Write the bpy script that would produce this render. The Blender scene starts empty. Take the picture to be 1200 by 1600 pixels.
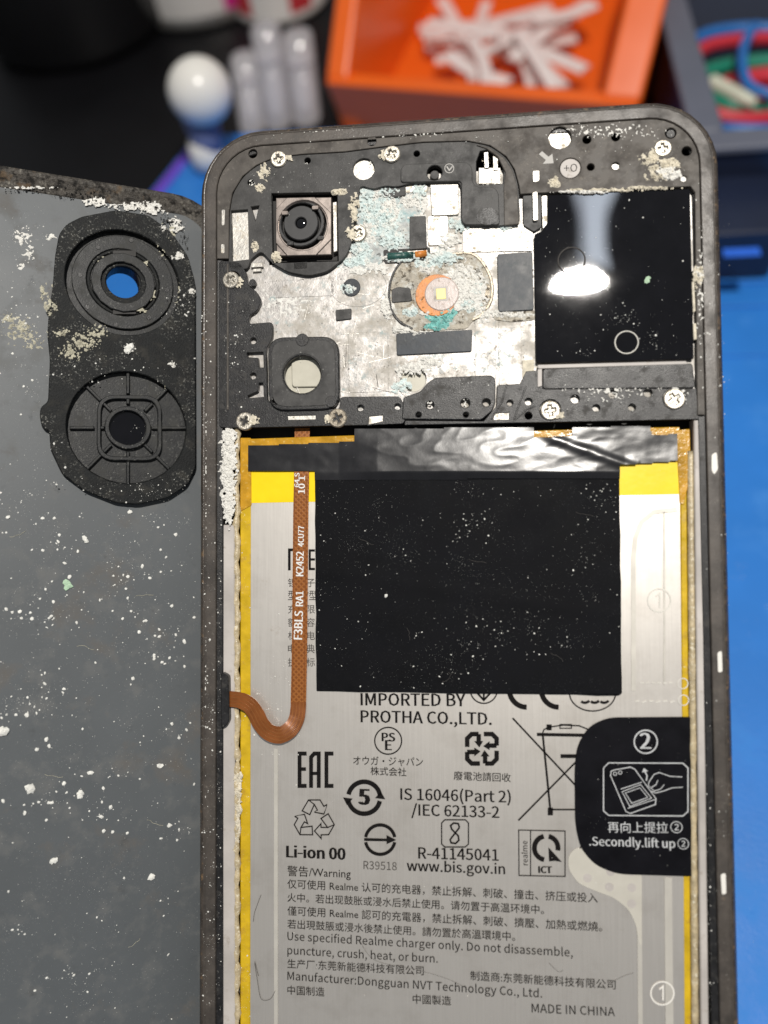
import bpy, bmesh, math, random, os
from mathutils import Vector, Matrix, noise
from mathutils.geometry import tessellate_polygon
random.seed(7)
PI = math.pi
sc = bpy.context.scene
COL = sc.collection
# ------------------------------------------------------------------ frames
# phone frame: millimetres, x to the right, y to the top end, z out of the open back; rail top is z = 0
MM = 0.001
TILT = math.radians(30)
MAT_T = 3.0
LIFT = 8.0                  # the lower end rests on the support block, clear of the mat
PHONE = (Matrix.Translation((0, 0, (MAT_T + LIFT) * MM)) @ Matrix.Rotation(TILT, 4, 'X') @ Matrix.Scale(MM, 4)
         @ Matrix.Translation((-37.85, 164.0, 7.4)))
DESK = Matrix.Scale(MM, 4)
CA = math.radians(30)
COVER = PHONE @ Matrix(((math.cos(CA), 0, math.sin(CA), 1), (0, 1, 0, 0), (-math.sin(CA), 0, math.cos(CA), -8.6), (0, 0, 0, 1)))
# ------------------------------------------------------------------ camera
FPX = 1250.0
ROT = Matrix(((0.9925142063, -0.0069541205, -0.1219310891), (-0.0118233030, -0.9991592360, -0.0392559641), (-0.1215555831, 0.0404037303, -0.9917619567)))
CAM_L = Vector((42.0076413, -62.86296642, 115.01566559))
cam = bpy.data.cameras.new('camera')
cam_o = bpy.data.objects.new('camera', cam)
COL.objects.link(cam_o)
cl = Matrix(((ROT[0][0], -ROT[1][0], -ROT[2][0], 0), (ROT[0][1], -ROT[1][1], -ROT[2][1], 0), (ROT[0][2], -ROT[1][2], -ROT[2][2], 0), (0, 0, 0, 1)))
_pr = PHONE.to_quaternion().to_matrix().to_4x4()
cam_o.matrix_world = Matrix.Translation(PHONE @ CAM_L) @ _pr @ cl
cam.sensor_fit = 'VERTICAL'
cam.sensor_height = 36.0
cam.lens = FPX / 1600 * 36
cam.clip_start = 0.005
cam.clip_end = 20
cam.dof.use_dof = True
cam.dof.focus_distance = 0.1205
cam.dof.aperture_fstop = cam.lens / 3.3
sc.camera = cam_o
# ------------------------------------------------------------------ world, lamps, exposure
W = bpy.data.worlds.new('World')
sc.world = W
W.use_nodes = True
W.node_tree.nodes['Background'].inputs[0].default_value = (0.92, 0.96, 1.0, 1)
W.node_tree.nodes['Background'].inputs[1].default_value = 0.23

def lamp(name, px, dist, sx, sy, power, col, shape='RECTANGLE'):
    # a lamp standing where the glossy black shield (plane z = -0.3 of the phone) mirrors it to the camera
    p = unp(PHONE, px[0], px[1], -0.3)
    d = (p - CAM_L).normalized()
    d.z = -d.z
    q = p + d * dist
    L = bpy.data.lights.new(name, 'AREA')
    L.shape = shape
    L.size, L.size_y = sx, sy
    L.energy, L.color = power, col
    o = bpy.data.objects.new(name, L)
    COL.objects.link(o)
    wq, wp = PHONE @ q, PHONE @ Vector((42, -70, 0))
    zz = (wq - wp).normalized()
    xx = (PHONE.to_quaternion() @ Vector((1, 0, 0))); xx = (xx - zz * xx.dot(zz)).normalized()
    yy = zz.cross(xx)
    o.matrix_world = Matrix.Translation(wq) @ Matrix((xx, yy, zz)).transposed().to_4x4()
    return o

_FR = {}
def frame_data(M):
    k = id(M)
    if k not in _FR:
        T = M.inverted() @ PHONE
        A = T.to_3x3() @ ROT.transposed()
        _FR[k] = (M, T @ CAM_L, A)
    return _FR[k]

def cam_ray(M, px, py):
    _, o, A = frame_data(M)
    return o.copy(), A @ Vector(((px - 600) / FPX, (py - 800) / FPX, 1))

def unp(M, px, py, z=0.0):
    """the point of the plane z = const of a frame that the photograph shows at this pixel"""
    _, o, A = frame_data(M)
    d = A @ Vector(((px - 600) / FPX, (py - 800) / FPX, 1))
    return o + d * ((z - o.z) / d.z)

lamp('desk_lamp', (905, 444), 480, 0.0225, 0.0105, 2.95, (1.0, 0.95, 0.88), 'ELLIPSE')
lamp('ceiling_tube', (930, 345), 1500, 0.05, 0.16, 0.40, (0.80, 0.88, 1.0))
sc.view_settings.view_transform = 'Standard'
sc.view_settings.look = 'None'
sc.view_settings.exposure = 0.0
sc.view_settings.gamma = 1.0
sc.view_settings.use_curve_mapping = False
# ------------------------------------------------------------------ materials
def lin(c):
    return tuple((x / 255 / 12.92) if x <= 10 else ((x / 255 + 0.055) / 1.055) ** 2.4 for x in c)

class NT:
    def __init__(s, name):
        s.m = bpy.data.materials.new(name)
        s.m.use_nodes = True
        s.n = s.m.node_tree.nodes
        s.l = s.m.node_tree.links
        s.b = s.n['Principled BSDF']
        s.tc = s.n.new('ShaderNodeTexCoord')
    def noise(s, scale, detail=4, rough=.55, stretch=None, off=0.0, dist=0.0):
        mp = s.n.new('ShaderNodeMapping')
        mp.inputs['Location'].default_value = (off, off * 1.7, off * .3)
        if stretch:
            mp.inputs['Scale'].default_value = stretch
        s.l.new(s.tc.outputs['Object'], mp.inputs[0])
        t = s.n.new('ShaderNodeTexNoise')
        t.inputs['Scale'].default_value = scale
        t.inputs['Detail'].default_value = detail
        t.inputs['Roughness'].default_value = rough
        t.inputs['Distortion'].default_value = dist
        s.l.new(mp.outputs[0], t.inputs['Vector'])
        return t.outputs['Fac']
    def ramp(s, fac, lo, hi):
        r = s.n.new('ShaderNodeMapRange')
        r.inputs[1].default_value = lo
        r.inputs[2].default_value = hi
        s.l.new(fac, r.inputs[0])
        return r.outputs[0]
    def mix(s, fac, a, b):
        x = s.n.new('ShaderNodeMix')
        x.data_type = 'RGBA'
        if isinstance(fac, float): x.inputs[0].default_value = fac
        else: s.l.new(fac, x.inputs[0])
        for k, v in ((6, a), (7, b)):
            if isinstance(v, tuple): x.inputs[k].default_value = (*v[:3], 1)
            else: s.l.new(v, x.inputs[k])
        return x.outputs[2]
    def math(s, op, a, b):
        x = s.n.new('ShaderNodeMath')
        x.operation = op
        for k, v in ((0, a), (1, b)):
            if isinstance(v, (int, float)): x.inputs[k].default_value = v
            else: s.l.new(v, x.inputs[k])
        return x.outputs[0]
    def bump(s, h, strength, dist):
        x = s.n.new('ShaderNodeBump')
        x.inputs['Strength'].default_value = strength
        x.inputs['Distance'].default_value = dist * MM
        s.l.new(h, x.inputs['Height'])
        return x.outputs[0]

MATS = {}
def pm(name, col, rough=.5, metal=0.0, var=.15, vs=.35, bump=.15, bs=3.0, bd=.05, spots=(), spec=.5, coat=0, stretch=None, crough=.08, trans=0, alpha=1, rvar=.12, off=None, bdet=4):
    """principled material with colour variation, fine relief, roughness wear and stain layers (colour, scale, lo, hi)"""
    t = NT(name)
    off = off if off is not None else random.uniform(0, 50)
    c0 = tuple(x * (1 - var) for x in col)
    c1 = tuple(min(1, x * (1 + var)) for x in col)
    n1 = t.noise(vs, 5, .6, stretch, off)
    c = t.mix(t.ramp(n1, .3, .7), c0, c1)
    r = t.math('ADD', t.math('MULTIPLY', n1, rvar * 2), rough - rvar)
    me = None
    for i, (sc_, s_, lo, hi, *cs) in enumerate(spots):
        f = t.ramp(t.noise(s_, 6, .65, None, off + 11 * (i + 1)), lo, hi)
        if cs: f = t.math('MULTIPLY', f, t.ramp(t.noise(cs[0], 3, .6, None, off + 7 * (i + 1)), .42, .66))
        c = t.mix(f, c, sc_)
        r = t.math('ADD', r, t.math('MULTIPLY', f, .35 if rough > .1 else .02))
        if metal:
            inv = t.math('SUBTRACT', 1.0, f)
            me = inv if me is None else t.math('MULTIPLY', me, inv)
    t.l.new(c, t.b.inputs['Base Color'])
    t.l.new(r, t.b.inputs['Roughness'])
    if me is not None: t.l.new(t.math('MULTIPLY', me, metal), t.b.inputs['Metallic'])
    else: t.b.inputs['Metallic'].default_value = metal
    t.b.inputs['Specular IOR Level'].default_value = spec
    t.b.inputs['Coat Weight'].default_value = coat
    t.b.inputs['Coat Roughness'].default_value = crough
    t.b.inputs['Transmission Weight'].default_value = trans
    t.b.inputs['Alpha'].default_value = alpha
    if bump:
        h = t.noise(bs, bdet, .6, stretch, off + 5)
        t.l.new(t.bump(h, bump, bd), t.b.inputs['Normal'])
    MATS[name] = t.m
    return t.m

DUST = (.62, .60, .55)
M_rail = pm('rail_plastic', (.070, .060, .052), .38, 0, .3, .25, .5, 4, .05, [((.27, .245, .21), 2.6, .58, .76, .3), ((.018, .015, .013), .3, .45, .82), ((.17, .12, .075), .5, .66, .85)], spec=.5)
M_edge = pm('worn_edge', (.045, .036, .029), .28, 0, .5, .4, .6, 4, .06, [((.16, .10, .05), .7, .56, .68), ((.30, .28, .25), 2.5, .62, .74)], spec=.6)
M_brk = pm('bracket_plastic', (.082, .073, .064), .55, 0, .25, .3, .5, 6, .05, [((.34, .31, .27), 2.2, .56, .74, .35), ((.032, .028, .025), .35, .45, .85)], spec=.4)
M_cam = pm('camera_plastic', (.047, .046, .045), .52, 0, .25, .25, .5, 6, .05, [((.30, .30, .28), 2.0, .58, .78, .3), ((.020, .020, .020), .35, .45, .85)], spec=.4)
M_blk = pm('black_plastic', (.013, .013, .014), .38, 0, .4, .6, .6, 6, .06, [((.26, .25, .23), 3.0, .60, .74, .35), ((.045, .042, .038), .5, .54, .72)], spec=.40)
M_floor = pm('well_floor', (.010, .009, .008), .6, 0, .3, .4, .2, 4)
M_alu = pm('aluminium_sheet', (.40, .385, .37), .48, .8, .25, .3, .6, 1.0, .12,
           [((.40, .37, .31), .22, .46, .74), ((.20, .155, .105), .9, .56, .76, .25), ((.52, .54, .53), 1.6, .52, .68, .3), ((.09, .08, .068), 2.4, .60, .70, .3), ((.36, .46, .46), .5, .60, .74)])
M_island = pm('stained_island', (.42, .385, .32), .75, 0, .3, .9, 1.0, 2.2, .25, [((.56, .56, .52), .8, .50, .62), ((.08, .066, .05), 1.1, .55, .64), ((.24, .19, .12), .5, .56, .70)])
M_frost = pm('frosted_corrosion', (.46, .48, .47), .75, 0, .3, .8, 1.0, 1.6, .3, [((.34, .48, .49), .45, .50, .66), ((.045, .045, .043), .8, .555, .64), ((.60, .60, .56), 1.2, .52, .66)])
M_alu2 = pm('bright_steel', (.56, .54, .50), .45, .85, .15, .6, .6, 2, .08, [((.44, .38, .28), .8, .54, .72), ((.16, .135, .10), 1.4, .62, .74)])
M_cream = pm('cream_crust', (.62, .57, .46), .8, 0, .25, 1.2, .8, 3, .12)
M_screw = pm('screw_steel', (.50, .47, .41), .42, .9, .25, 1.3, .8, 3, .10, [((.30, .23, .15), 1.0, .56, .70), ((.55, .53, .46), 1.8, .6, .7)])
M_rust = pm('rusty_screw_steel', (.33, .29, .23), .45, .7, .5, 2.2, .6, 4, .08, [((.10, .07, .05), 1.4, .55, .65)])
M_film = pm('glossy_black_film', (.004, .004, .0055), .026, 0, .2, .3, 1.0, .10, .11, [((.022, .022, .026), 1.2, .62, .85, .12)], spec=.42, rvar=.012, bdet=0)
M_patch = pm('dark_blue_film', (.028, .034, .042), .45, 0, .4, .5, .3, 1.0, .08, [((.20, .22, .22), .7, .60, .78)], spec=.3)
M_sheet = pm('matte_black_sheet', (.0042, .0046, .006), .58, 0, .3, .15, .3, 2, .03, [((.10, .10, .105), 4.5, .60, .74, .13), ((.009, .009, .0105), .2, .45, .85)], spec=.07)
M_tape = pm('glossy_black_tape', (.010, .010, .012), .27, 0, .2, .5, .3, .4, .06, spec=.55, rvar=.04)
M_lens = pm('lens_barrel', (.030, .030, .031), .45, 0, .1, 1, .05, 8)
M_glass = pm('lens_glass', (.004, .004, .005), .04, 0, 0, 1, 0, 1, spec=.7, rvar=0)
M_bronze = pm('bronze_steel', (.36, .31, .28), .34, .85, .15, .6, .15, 5, .03)
M_beige = pm('beige_lens_plate', (.50, .48, .40), .35, 0, .06, .5, .05, 5)
M_flash = pm('flash_white', (.44, .37, .34), .3, 0, .15, .8, .3, 3, .05, [((.30, .22, .16), 1.2, .56, .7)])
M_orange_ring = pm('flash_orange', (.60, .21, .035), .45, 0, .3, 1, .4, 4, .06, [((.12, .07, .03), 1.5, .56, .66), ((.6, .5, .4), 1.1, .62, .72)])
M_chip = pm('flash_chip', (.78, .66, .22), .35, 0, .06, 2, .05, 5)
M_green = pm('green_part', (.02, .075, .065), .4, 0, .4, 1, .4, 4, .06, [((.30, .36, .34), 1.5, .56, .68)])
M_crust = pm('white_crust', (.70, .69, .65), .85, 0, .12, 1.5, .5, 6, .1)
M_crustb = pm('pale_blue_crust', (.58, .67, .66), .85, 0, .15, 1.2, .5, 5, .1, [((.70, .70, .66), .9, .48, .62)])
M_teal = pm('teal_crust', (.16, .42, .39), .8, 0, .35, 1.6, .5, 6, .1, [((.55, .70, .66), 1.8, .55, .7)])
M_dust = pm('white_dust', (.72, .72, .68), .85, 0, .15, .8, 0)
M_gdust = pm('green_flake', (.40, .56, .40), .85, 0, .15, 2, .4, 6)
M_yellow = pm('yellow_tape', (.86, .62, .004), .32, 0, .06, .25, .2, .8, .1, spec=.4, rvar=.05)
M_gold = pm('gold_tape', (.56, .37, .012), .3, 0, .2, .4, .5, 1.0, .12, [((.40, .24, .02), .5, .55, .7), ((.70, .60, .30), 2.2, .64, .74)], spec=.5)
M_amber = pm('amber_tape', (.48, .25, .012), .2, 0, .3, .5, .4, 1.1, .2, [((.62, .46, .12), 1.3, .58, .72)], spec=.7)
M_tan = pm('tan_glue', (.46, .38, .24), .3, 0, .3, .8, .7, 1.5, .25, [((.75, .70, .56), 1.8, .55, .68)], spec=.7)
M_wstrip = pm('white_foam_strip', (.46, .43, .405), .55, 0, .2, .10, .4, 3, .05, [((.30, .26, .22), .5, .6, .75)])
M_ink = pm('black_ink', (.010, .009, .009), .7, 0, .2, 1, 0, spec=.05)
M_inkg = pm('grey_ink', (.075, .070, .066), .7, 0, .2, 1, 0, spec=.08)
M_winkk = pm('white_ink', (.72, .72, .70), .5, 0, .1, 1, 0)
M_winkg = pm('pale_grey_ink', (.46, .47, .48), .5, 0, .2, 1, 0)
M_gloss = pm('clear_strip', (.60, .575, .52), .38, .35, .05, .3, .05, 3)
M_filmpatch = pm('cream_film', (.50, .48, .425), .4, 0, .06, .3, .1, 3)
M_embos = pm('embossed_line', (.74, .72, .66), .3, .2, .05, .3, 0)
M_tab = pm('black_tab', (.0045, .0045, .0065), .45, 0, .3, .3, .2, 1.2, .03, [((.09, .09, .095), 4.2, .69, .80)], spec=.10)
M_cshell = pm('cover_shell', (.050, .044, .037), .55, 0, .4, .5, .9, 2.2, .2, [((.26, .245, .21), 1.9, .53, .66, .3), ((.010, .009, .008), .8, .50, .62), ((.12, .085, .055), .4, .58, .7)], spec=.35)
M_cin = pm('cover_inner_grey', (.086, .095, .102), .50, 0, .08, .05, .25, 3, .02,
           [((.115, .10, .085), .10, .58, .80), ((.15, .15, .145), .2, .52, .88), ((.36, .37, .36), 3.6, .62, .75, .10), ((.05, .054, .058), .3, .62, .85)], spec=.4)
M_cfilm = pm('cover_black_foam', (.0095, .0105, .011), .6, 0, .4, .5, .9, 4, .08, [((.05, .048, .043), .5, .54, .80), ((.34, .34, .31), 3.4, .56, .70, .25)], spec=.18)
M_cring = pm('cover_ring_plastic', (.011, .012, .013), .45, 0, .3, .8, .5, 5, .05, [((.26, .26, .24), 2.6, .56, .72, .3), ((.05, .05, .047), .5, .5, .7)], spec=.32)
M_stain = pm('pale_stain', (.42, .40, .31), .8, 0, .35, .9, .8, 2.5, .15)

def label_mat():
    t = NT('silver_label')
    br = t.noise(1.0, 3, .6, (9.0, .10, 1), 3)
    big = t.noise(.05, 3, .5, None, 9)
    st = t.ramp(t.noise(.30, 6, .7, None, 21), .66, .80)
    c = t.mix(t.ramp(br, .3, .7), (.68, .645, .60), (.715, .68, .635))
    c = t.mix(t.math('MULTIPLY', st, .55), c, (.36, .27, .17))
    c = t.mix(t.math('MULTIPLY', t.ramp(t.noise(.12, 5, .65, None, 33), .5, .75), .35), c, (.40, .36, .31))
    t.l.new(c, t.b.inputs['Base Color'])
    t.b.inputs['Metallic'].default_value = .78
    t.l.new(t.math('ADD', t.math('MULTIPLY', br, .07), .365), t.b.inputs['Roughness'])
    h = t.math('ADD', t.math('MULTIPLY', br, .10), t.noise(.35, 4, .6, None, 4))
    t.l.new(t.bump(h, .12, .10), t.b.inputs['Normal'])
    return t.m
M_label = label_mat()

def flex_mat():
    t = NT('copper_flex')
    # crossed copper hatching printed in the polyimide
    w = []
    for rot in (PI / 4, -PI / 4):
        mp = t.n.new('ShaderNodeMapping')
        mp.inputs['Rotation'].default_value = (0, 0, rot)
        t.l.new(t.tc.outputs['Object'], mp.inputs[0])
        x = t.n.new('ShaderNodeTexWave')
        x.inputs['Scale'].default_value = .55
        t.l.new(mp.outputs[0], x.inputs['Vector'])
        w.append(t.ramp(x.outputs['Fac'], .55, .8))
    f = t.math('MAXIMUM', w[0], w[1])
    c = t.mix(t.math('MULTIPLY', f, .55), (.20, .062, .012), (.40, .15, .035))
    t.l.new(c, t.b.inputs['Base Color'])
    t.b.inputs['Roughness'].default_value = .3
    t.b.inputs['Metallic'].default_value = .15
    t.l.new(t.bump(f, .25, .03), t.b.inputs['Normal'])
    return t.m
M_flex = flex_mat()
M_flexplain = pm('plain_flex', (.20, .062, .013), .28, .1, .2, .5, .1, 3)
M_flextrace = pm('copper_trace', (.30, .11, .03), .25, .4, .15, .5, .1, 3)
M_mat = pm('blue_silicone', (.022, .185, .60), .5, 0, .10, .03, .5, 1.2, .15, [((.05, .24, .66), .06, .52, .75), ((.10, .30, .70), .9, .66, .78, .06), ((.015, .13, .50), .12, .62, .8)], spec=.35)
M_desk = pm('black_desk', (.004, .004, .005), .5, 0, .3, .02, .1, .3, spec=.2)
M_orange = pm('orange_plastic', (.80, .125, .010), .32, 0, .06, .03, .05, .3)
M_navy = pm('navy_plastic', (.012, .018, .042), .35, 0, .2, .03, .05, .3)
M_greyrim = pm('grey_plastic', (.12, .13, .17), .35, 0, .1, .03, .05, .3)
M_jar = pm('black_glass', (.010, .010, .011), .12, 0, .2, .02, 0, 1, spec=.7)
M_paper = pm('white_paper', (.66, .64, .62), .6, 0, .06, .04, .05, .5)
M_can = pm('tin', (.52, .51, .49), .3, .8, .1, .03, .1, .3)
M_mag = pm('magenta_print', (.60, .02, .25), .5, 0, .1, .1, 0)
M_redp = pm('red_print', (.55, .04, .05), .5, 0, .1, .1, 0)
M_white = pm('white_gloss_plastic', (.80, .78, .73), .25, 0, .03, .03, 0)
M_bstem = pm('blue_grey_plastic', (.15, .18, .33), .6, 0, .15, .05, .05, .3, spec=.2)
M_clear = pm('clear_plastic', (.80, .77, .79), .10, 0, .05, .03, .4, .10, 1.2, alpha=.42, spec=.8)
M_strip = pm('white_strip_plastic', (.88, .82, .80), .25, 0, .05, .05, .1, .4, alpha=.82)
M_cable = {'red': pm('red_cable', (.60, .03, .05), .4, 0, .05, .1, 0), 'blue': pm('blue_cable', (.02, .16, .50), .4, 0, .05, .1, 0),
           'green': pm('green_cable', (.01, .22, .14), .4, 0, .05, .1, 0), 'white': pm('pale_cable', (.66, .68, .55), .4, 0, .05, .1, 0)}
M_purple = pm('purple_edge_highlight', (.16, .05, .55), .4, 0, .1, .1, 0)  # purple highlight of the mat's edge, put into the colour
M_bluep = pm('blue_print', (.02, .12, .62), .4, 0, .1, .1, 0)
M_brown = pm('grey_brown_label', (.10, .095, .085), .5, 0, .2, .05, 0)
M_foam = pm('dark_foam', (.02, .02, .022), .8, 0, .2, .05, .2, .5)
M_emboss_arrow = pm('raised_grey_mark', (.36, .35, .33), .5, 0, .1, .5, .1, 5)

# ------------------------------------------------------------------ object helpers
def props(o, label=None, cat=None, group=None, kind=None):
    if label: o['label'] = label
    if cat: o['category'] = cat
    if group: o['group'] = group
    if kind: o['kind'] = kind
    return o

def thing(name, frame, label, cat, group=None, loc=(0, 0, 0)):
    o = bpy.data.objects.new(name, None)
    o.empty_display_size = .01
    COL.objects.link(o)
    o.matrix_world = frame @ Matrix.Translation(loc)
    return props(o, label, cat, group)

def mesh(name, verts, faces, mat, parent=None, frame=None, smooth=False):
    me = bpy.data.meshes.new(name)
    me.from_pydata([tuple(v) for v in verts], [], faces)
    me.materials.append(mat)
    if smooth:
        me.shade_smooth()
    return mobj(name, me, parent, frame)

def mobj(name, me, parent=None, frame=None):
    o = bpy.data.objects.new(name, me)
    COL.objects.link(o)
    if parent is not None: o.parent = parent
    elif frame is not None: o.matrix_world = frame
    return o

class G:
    """geometry collector"""
    def __init__(s): s.v, s.f = [], []
    def add(s, v, f):
        k = len(s.v)
        s.v += [tuple(x) for x in v]
        s.f += [tuple(i + k for i in q) for q in f]
        return s
    def out(s, name, mat, parent=None, frame=None, smooth=False):
        return mesh(name, s.v, s.f, mat, parent, frame, smooth)

def area2(p):
    return sum(p[i - 1][0] * p[i][1] - p[i][0] * p[i - 1][1] for i in range(len(p)))

def inset(p, d):
    n = len(p)
    out = []
    for i in range(n):
        a, b, c = Vector(p[i - 1][:2]), Vector(p[i][:2]), Vector(p[(i + 1) % n][:2])
        e1, e2 = (b - a), (c - b)
        if e1.length < 1e-9 or e2.length < 1e-9:
            out.append((b.x, b.y)); continue
        e1.normalize(); e2.normalize()
        n1, n2 = Vector((-e1.y, e1.x)), Vector((-e2.y, e2.x))
        m = n1 + n2
        q = m.length_squared
        m = n1 if q < .3 else m * (2 / q)
        out.append((b.x + m.x * d, b.y + m.y * d))
    return out

def rounded(p, r, n=4):
    if r <= 0: return p
    out = []
    k = len(p)
    for i in range(k):
        a, b, c = Vector(p[i - 1]), Vector(p[i]), Vector(p[(i + 1) % k])
        u, w = a - b, c - b
        d = min(r, u.length * .48, w.length * .48)
        s, e = b + u.normalized() * d, b + w.normalized() * d
        for j in range(n + 1):
            t = j / n
            q = s * (1 - t) ** 2 + b * 2 * t * (1 - t) + e * t * t
            out.append((q.x, q.y))
    return out

def circ(c, r, n=20, ry=None, ph=0):
    ry = ry or r
    return [(c[0] + r * math.cos(2 * PI * i / n + ph), c[1] + ry * math.sin(2 * PI * i / n + ph)) for i in range(n)]

def P2(frame, pts, z=0.0):
    return [tuple(unp(frame, x, y, z)[:2]) for x, y in pts]

def pxmm(frame, px, py, z=0.0):
    return (unp(frame, px + 5, py, z) - unp(frame, px - 5, py, z)).length / 10

def C2(frame, px, py, rpx, z=0.0, n=20, k=1.0):
    c = unp(frame, px, py, z)
    r = rpx * pxmm(frame, px, py, z)
    return circ((c.x, c.y), r, n, r * k)

def slab(g, outer, z0, z1, holes=(), bev=.06):
    """plate between z0 and z1 with holes right through and a small chamfer on every upper edge"""
    outer = list(outer)
    if area2(outer) < 0: outer.reverse()
    loops = [outer]
    for h in holes:
        h = list(h)
        if area2(h) > 0: h.reverse()
        loops.append(h)
    tops = [inset(l, bev) if bev else l for l in loops]
    k = 0
    idx = []
    v, f = [], []
    for l, t in zip(loops, tops):
        n = len(l)
        b0 = len(v)
        v += [(x, y, z0) for x, y in l] + [(x, y, z1 - bev) for x, y in l] + [(x, y, z1) for x, y in t]
        for i in range(n):
            j = (i + 1) % n
            f.append((b0 + i, b0 + j, b0 + n + j, b0 + n + i))
            f.append((b0 + n + i, b0 + n + j, b0 + 2 * n + j, b0 + 2 * n + i))
        idx += [b0 + 2 * n + i for i in range(n)]
    tri = tessellate_polygon([[Vector((x, y, 0)) for x, y in t] for t in tops])
    for a, b, c in tri:
        q = [idx[a], idx[b], idx[c]]
        A, B, D = (v[i] for i in q)
        if (B[0] - A[0]) * (D[1] - A[1]) - (D[0] - A[0]) * (B[1] - A[1]) < 0: q.reverse()
        f.append(tuple(q))
    if not holes:
        n = len(outer)
        f.append(tuple(reversed(range(n))))
    g.add(v, f)
    return g

def plate(name, frame, pts, z, th, mat, parent, r=0, holes=(), bev=.06, label=None, mm=False):
    o2 = rounded(pts if mm else P2(frame, pts, z), r)
    o = slab(G(), o2, z - th, z, holes, bev).out(name, mat, parent)
    if label: o['label'] = label
    return o

def disc(name, frame, px, py, rpx, z, th, mat, parent, n=20, bev=.06, holes=(), k=1.0):
    return slab(G(), C2(frame, px, py, rpx, z, n, k), z - th, z, holes, bev).out(name, mat, parent)

def flat_poly(g, pts2, z, holes=()):
    loops = [list(pts2)] + [list(h) for h in holes]
    allp = [p for l in loops for p in l]
    tri = tessellate_polygon([[Vector((x, y, 0)) for x, y in l] for l in loops])
    fs = []
    for a, b, c in tri:
        A, B, D = allp[a], allp[b], allp[c]
        q = (a, b, c) if (B[0] - A[0]) * (D[1] - A[1]) - (D[0] - A[0]) * (B[1] - A[1]) > 0 else (a, c, b)
        fs.append(q)
    g.add([(x, y, z) for x, y in allp], fs)
    return g

def stroke2(g, p, w, z, closed=False):
    n = len(p)
    L, Rr = [], []
    for i in range(n):
        b = Vector(p[i])
        a = Vector(p[i - 1]) if (i or closed) else None
        c = Vector(p[(i + 1) % n]) if (i < n - 1 or closed) else None
        e1 = (b - a).normalized() if a is not None else (c - b).normalized()
        e2 = (c - b).normalized() if c is not None else e1
        n1, n2 = Vector((-e1.y, e1.x)), Vector((-e2.y, e2.x))
        m = n1 + n2
        q = m.length_squared
        m = n1 if q < .5 else m * (2 / q)
        L.append(b + m * w / 2); Rr.append(b - m * w / 2)
    v = [(x.x, x.y, z) for x in L] + [(x.x, x.y, z) for x in Rr]
    f = []
    for i in range(n if closed else n - 1):
        j = (i + 1) % n
        f.append((i, n + i, n + j, j))
    g.add(v, f)

class Ink:
    """flat print authored on a plane of a frame"""
    def __init__(s, frame, z): s.F, s.z, s.g = frame, z, G()
    def w(s, px, py, w): return w * pxmm(s.F, px, py, s.z)
    def line(s, pts, w, closed=False):
        stroke2(s.g, P2(s.F, pts, s.z), s.w(pts[0][0], pts[0][1], w), s.z, closed); return s
    def ring(s, x, y, r, w, ry=None, a0=0, a1=360, n=40):
        ry = ry or r
        full = a1 - a0 >= 360
        k = max(6, int(n * (a1 - a0) / 360))
        pts = [(x + r * math.cos(math.radians(a0 + (a1 - a0) * i / k)), y + ry * math.sin(math.radians(a0 + (a1 - a0) * i / k))) for i in range(k if full else k + 1)]
        return s.line(pts, w, full)
    def fill(s, pts):
        p = P2(s.F, pts, s.z)
        if area2(p) < 0: p.reverse()
        flat_poly(s.g, p, s.z); return s
    def rect(s, x0, y0, x1, y1): return s.fill([(x0, y0), (x1, y0), (x1, y1), (x0, y1)])
    def out(s, name, mat, parent): return s.g.out(name, mat, parent)

FONT = None
try:
    FONT = bpy.data.fonts.load(os.path.join(bpy.utils.system_resource('DATAFILES'), 'fonts', 'Noto Sans CJK Regular.woff2'))
except Exception:
    FONT = None
LATIN = ['IMPORTED BY', 'PROTHA CO.,LTD.', 'IS 16046(Part 2)', '/IEC 62133-2', 'R-41145041', 'www.bis.gov.in', 'R39518', 'Li-ion 00', 'PS', 'E', '5', 'ICT', 'realme', '2',
         'Use specified Realme charger only. Do not disassemble,', 'puncture, crush, heat, or burn.', 'Manufacturer:Dongguan NVT Technology Co., Ltd.', 'MADE IN CHINA',
         '.Secondly.lift up', 'F3BLS', 'RA1', 'K2452', '4CU77', '64.S', '10 1', '+O']
def text_mesh(body, font):
    c = bpy.data.curves.new('t', 'FONT')
    c.body = body
    if FONT and font: c.font = FONT
    c.resolution_u = 2
    c.space_line = 3.0
    o = bpy.data.objects.new('t', c)
    COL.objects.link(o)
    me = bpy.data.meshes.new_from_object(o.evaluated_get(bpy.context.evaluated_depsgraph_get()))
    v = [(x.co.x, x.co.y) for x in me.vertices]
    f = [tuple(p.vertices) for p in me.polygons]
    bpy.data.objects.remove(o); bpy.data.curves.remove(c); bpy.data.meshes.remove(me)
    return v, f
TEXTS = {}
def text_geo(s):
    if not TEXTS:                                # all Latin lines are shaped in one go, then cut apart line by line
        v, f = text_mesh('\n'.join(LATIN), True)
        row = lambda y: int(round((.25 - y) / 3.0))
        for k, t in enumerate(LATIN):
            ids = {}
            vs = []
            for i, (x, y) in enumerate(v):
                if row(y) == k:
                    ids[i] = len(vs); vs.append((x, y + 3.0 * k))
            TEXTS[t] = (vs, [tuple(ids[i] for i in q) for q in f if q[0] in ids])
    if s not in TEXTS: TEXTS[s] = text_mesh(s, False)
    return TEXTS[s]

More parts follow.
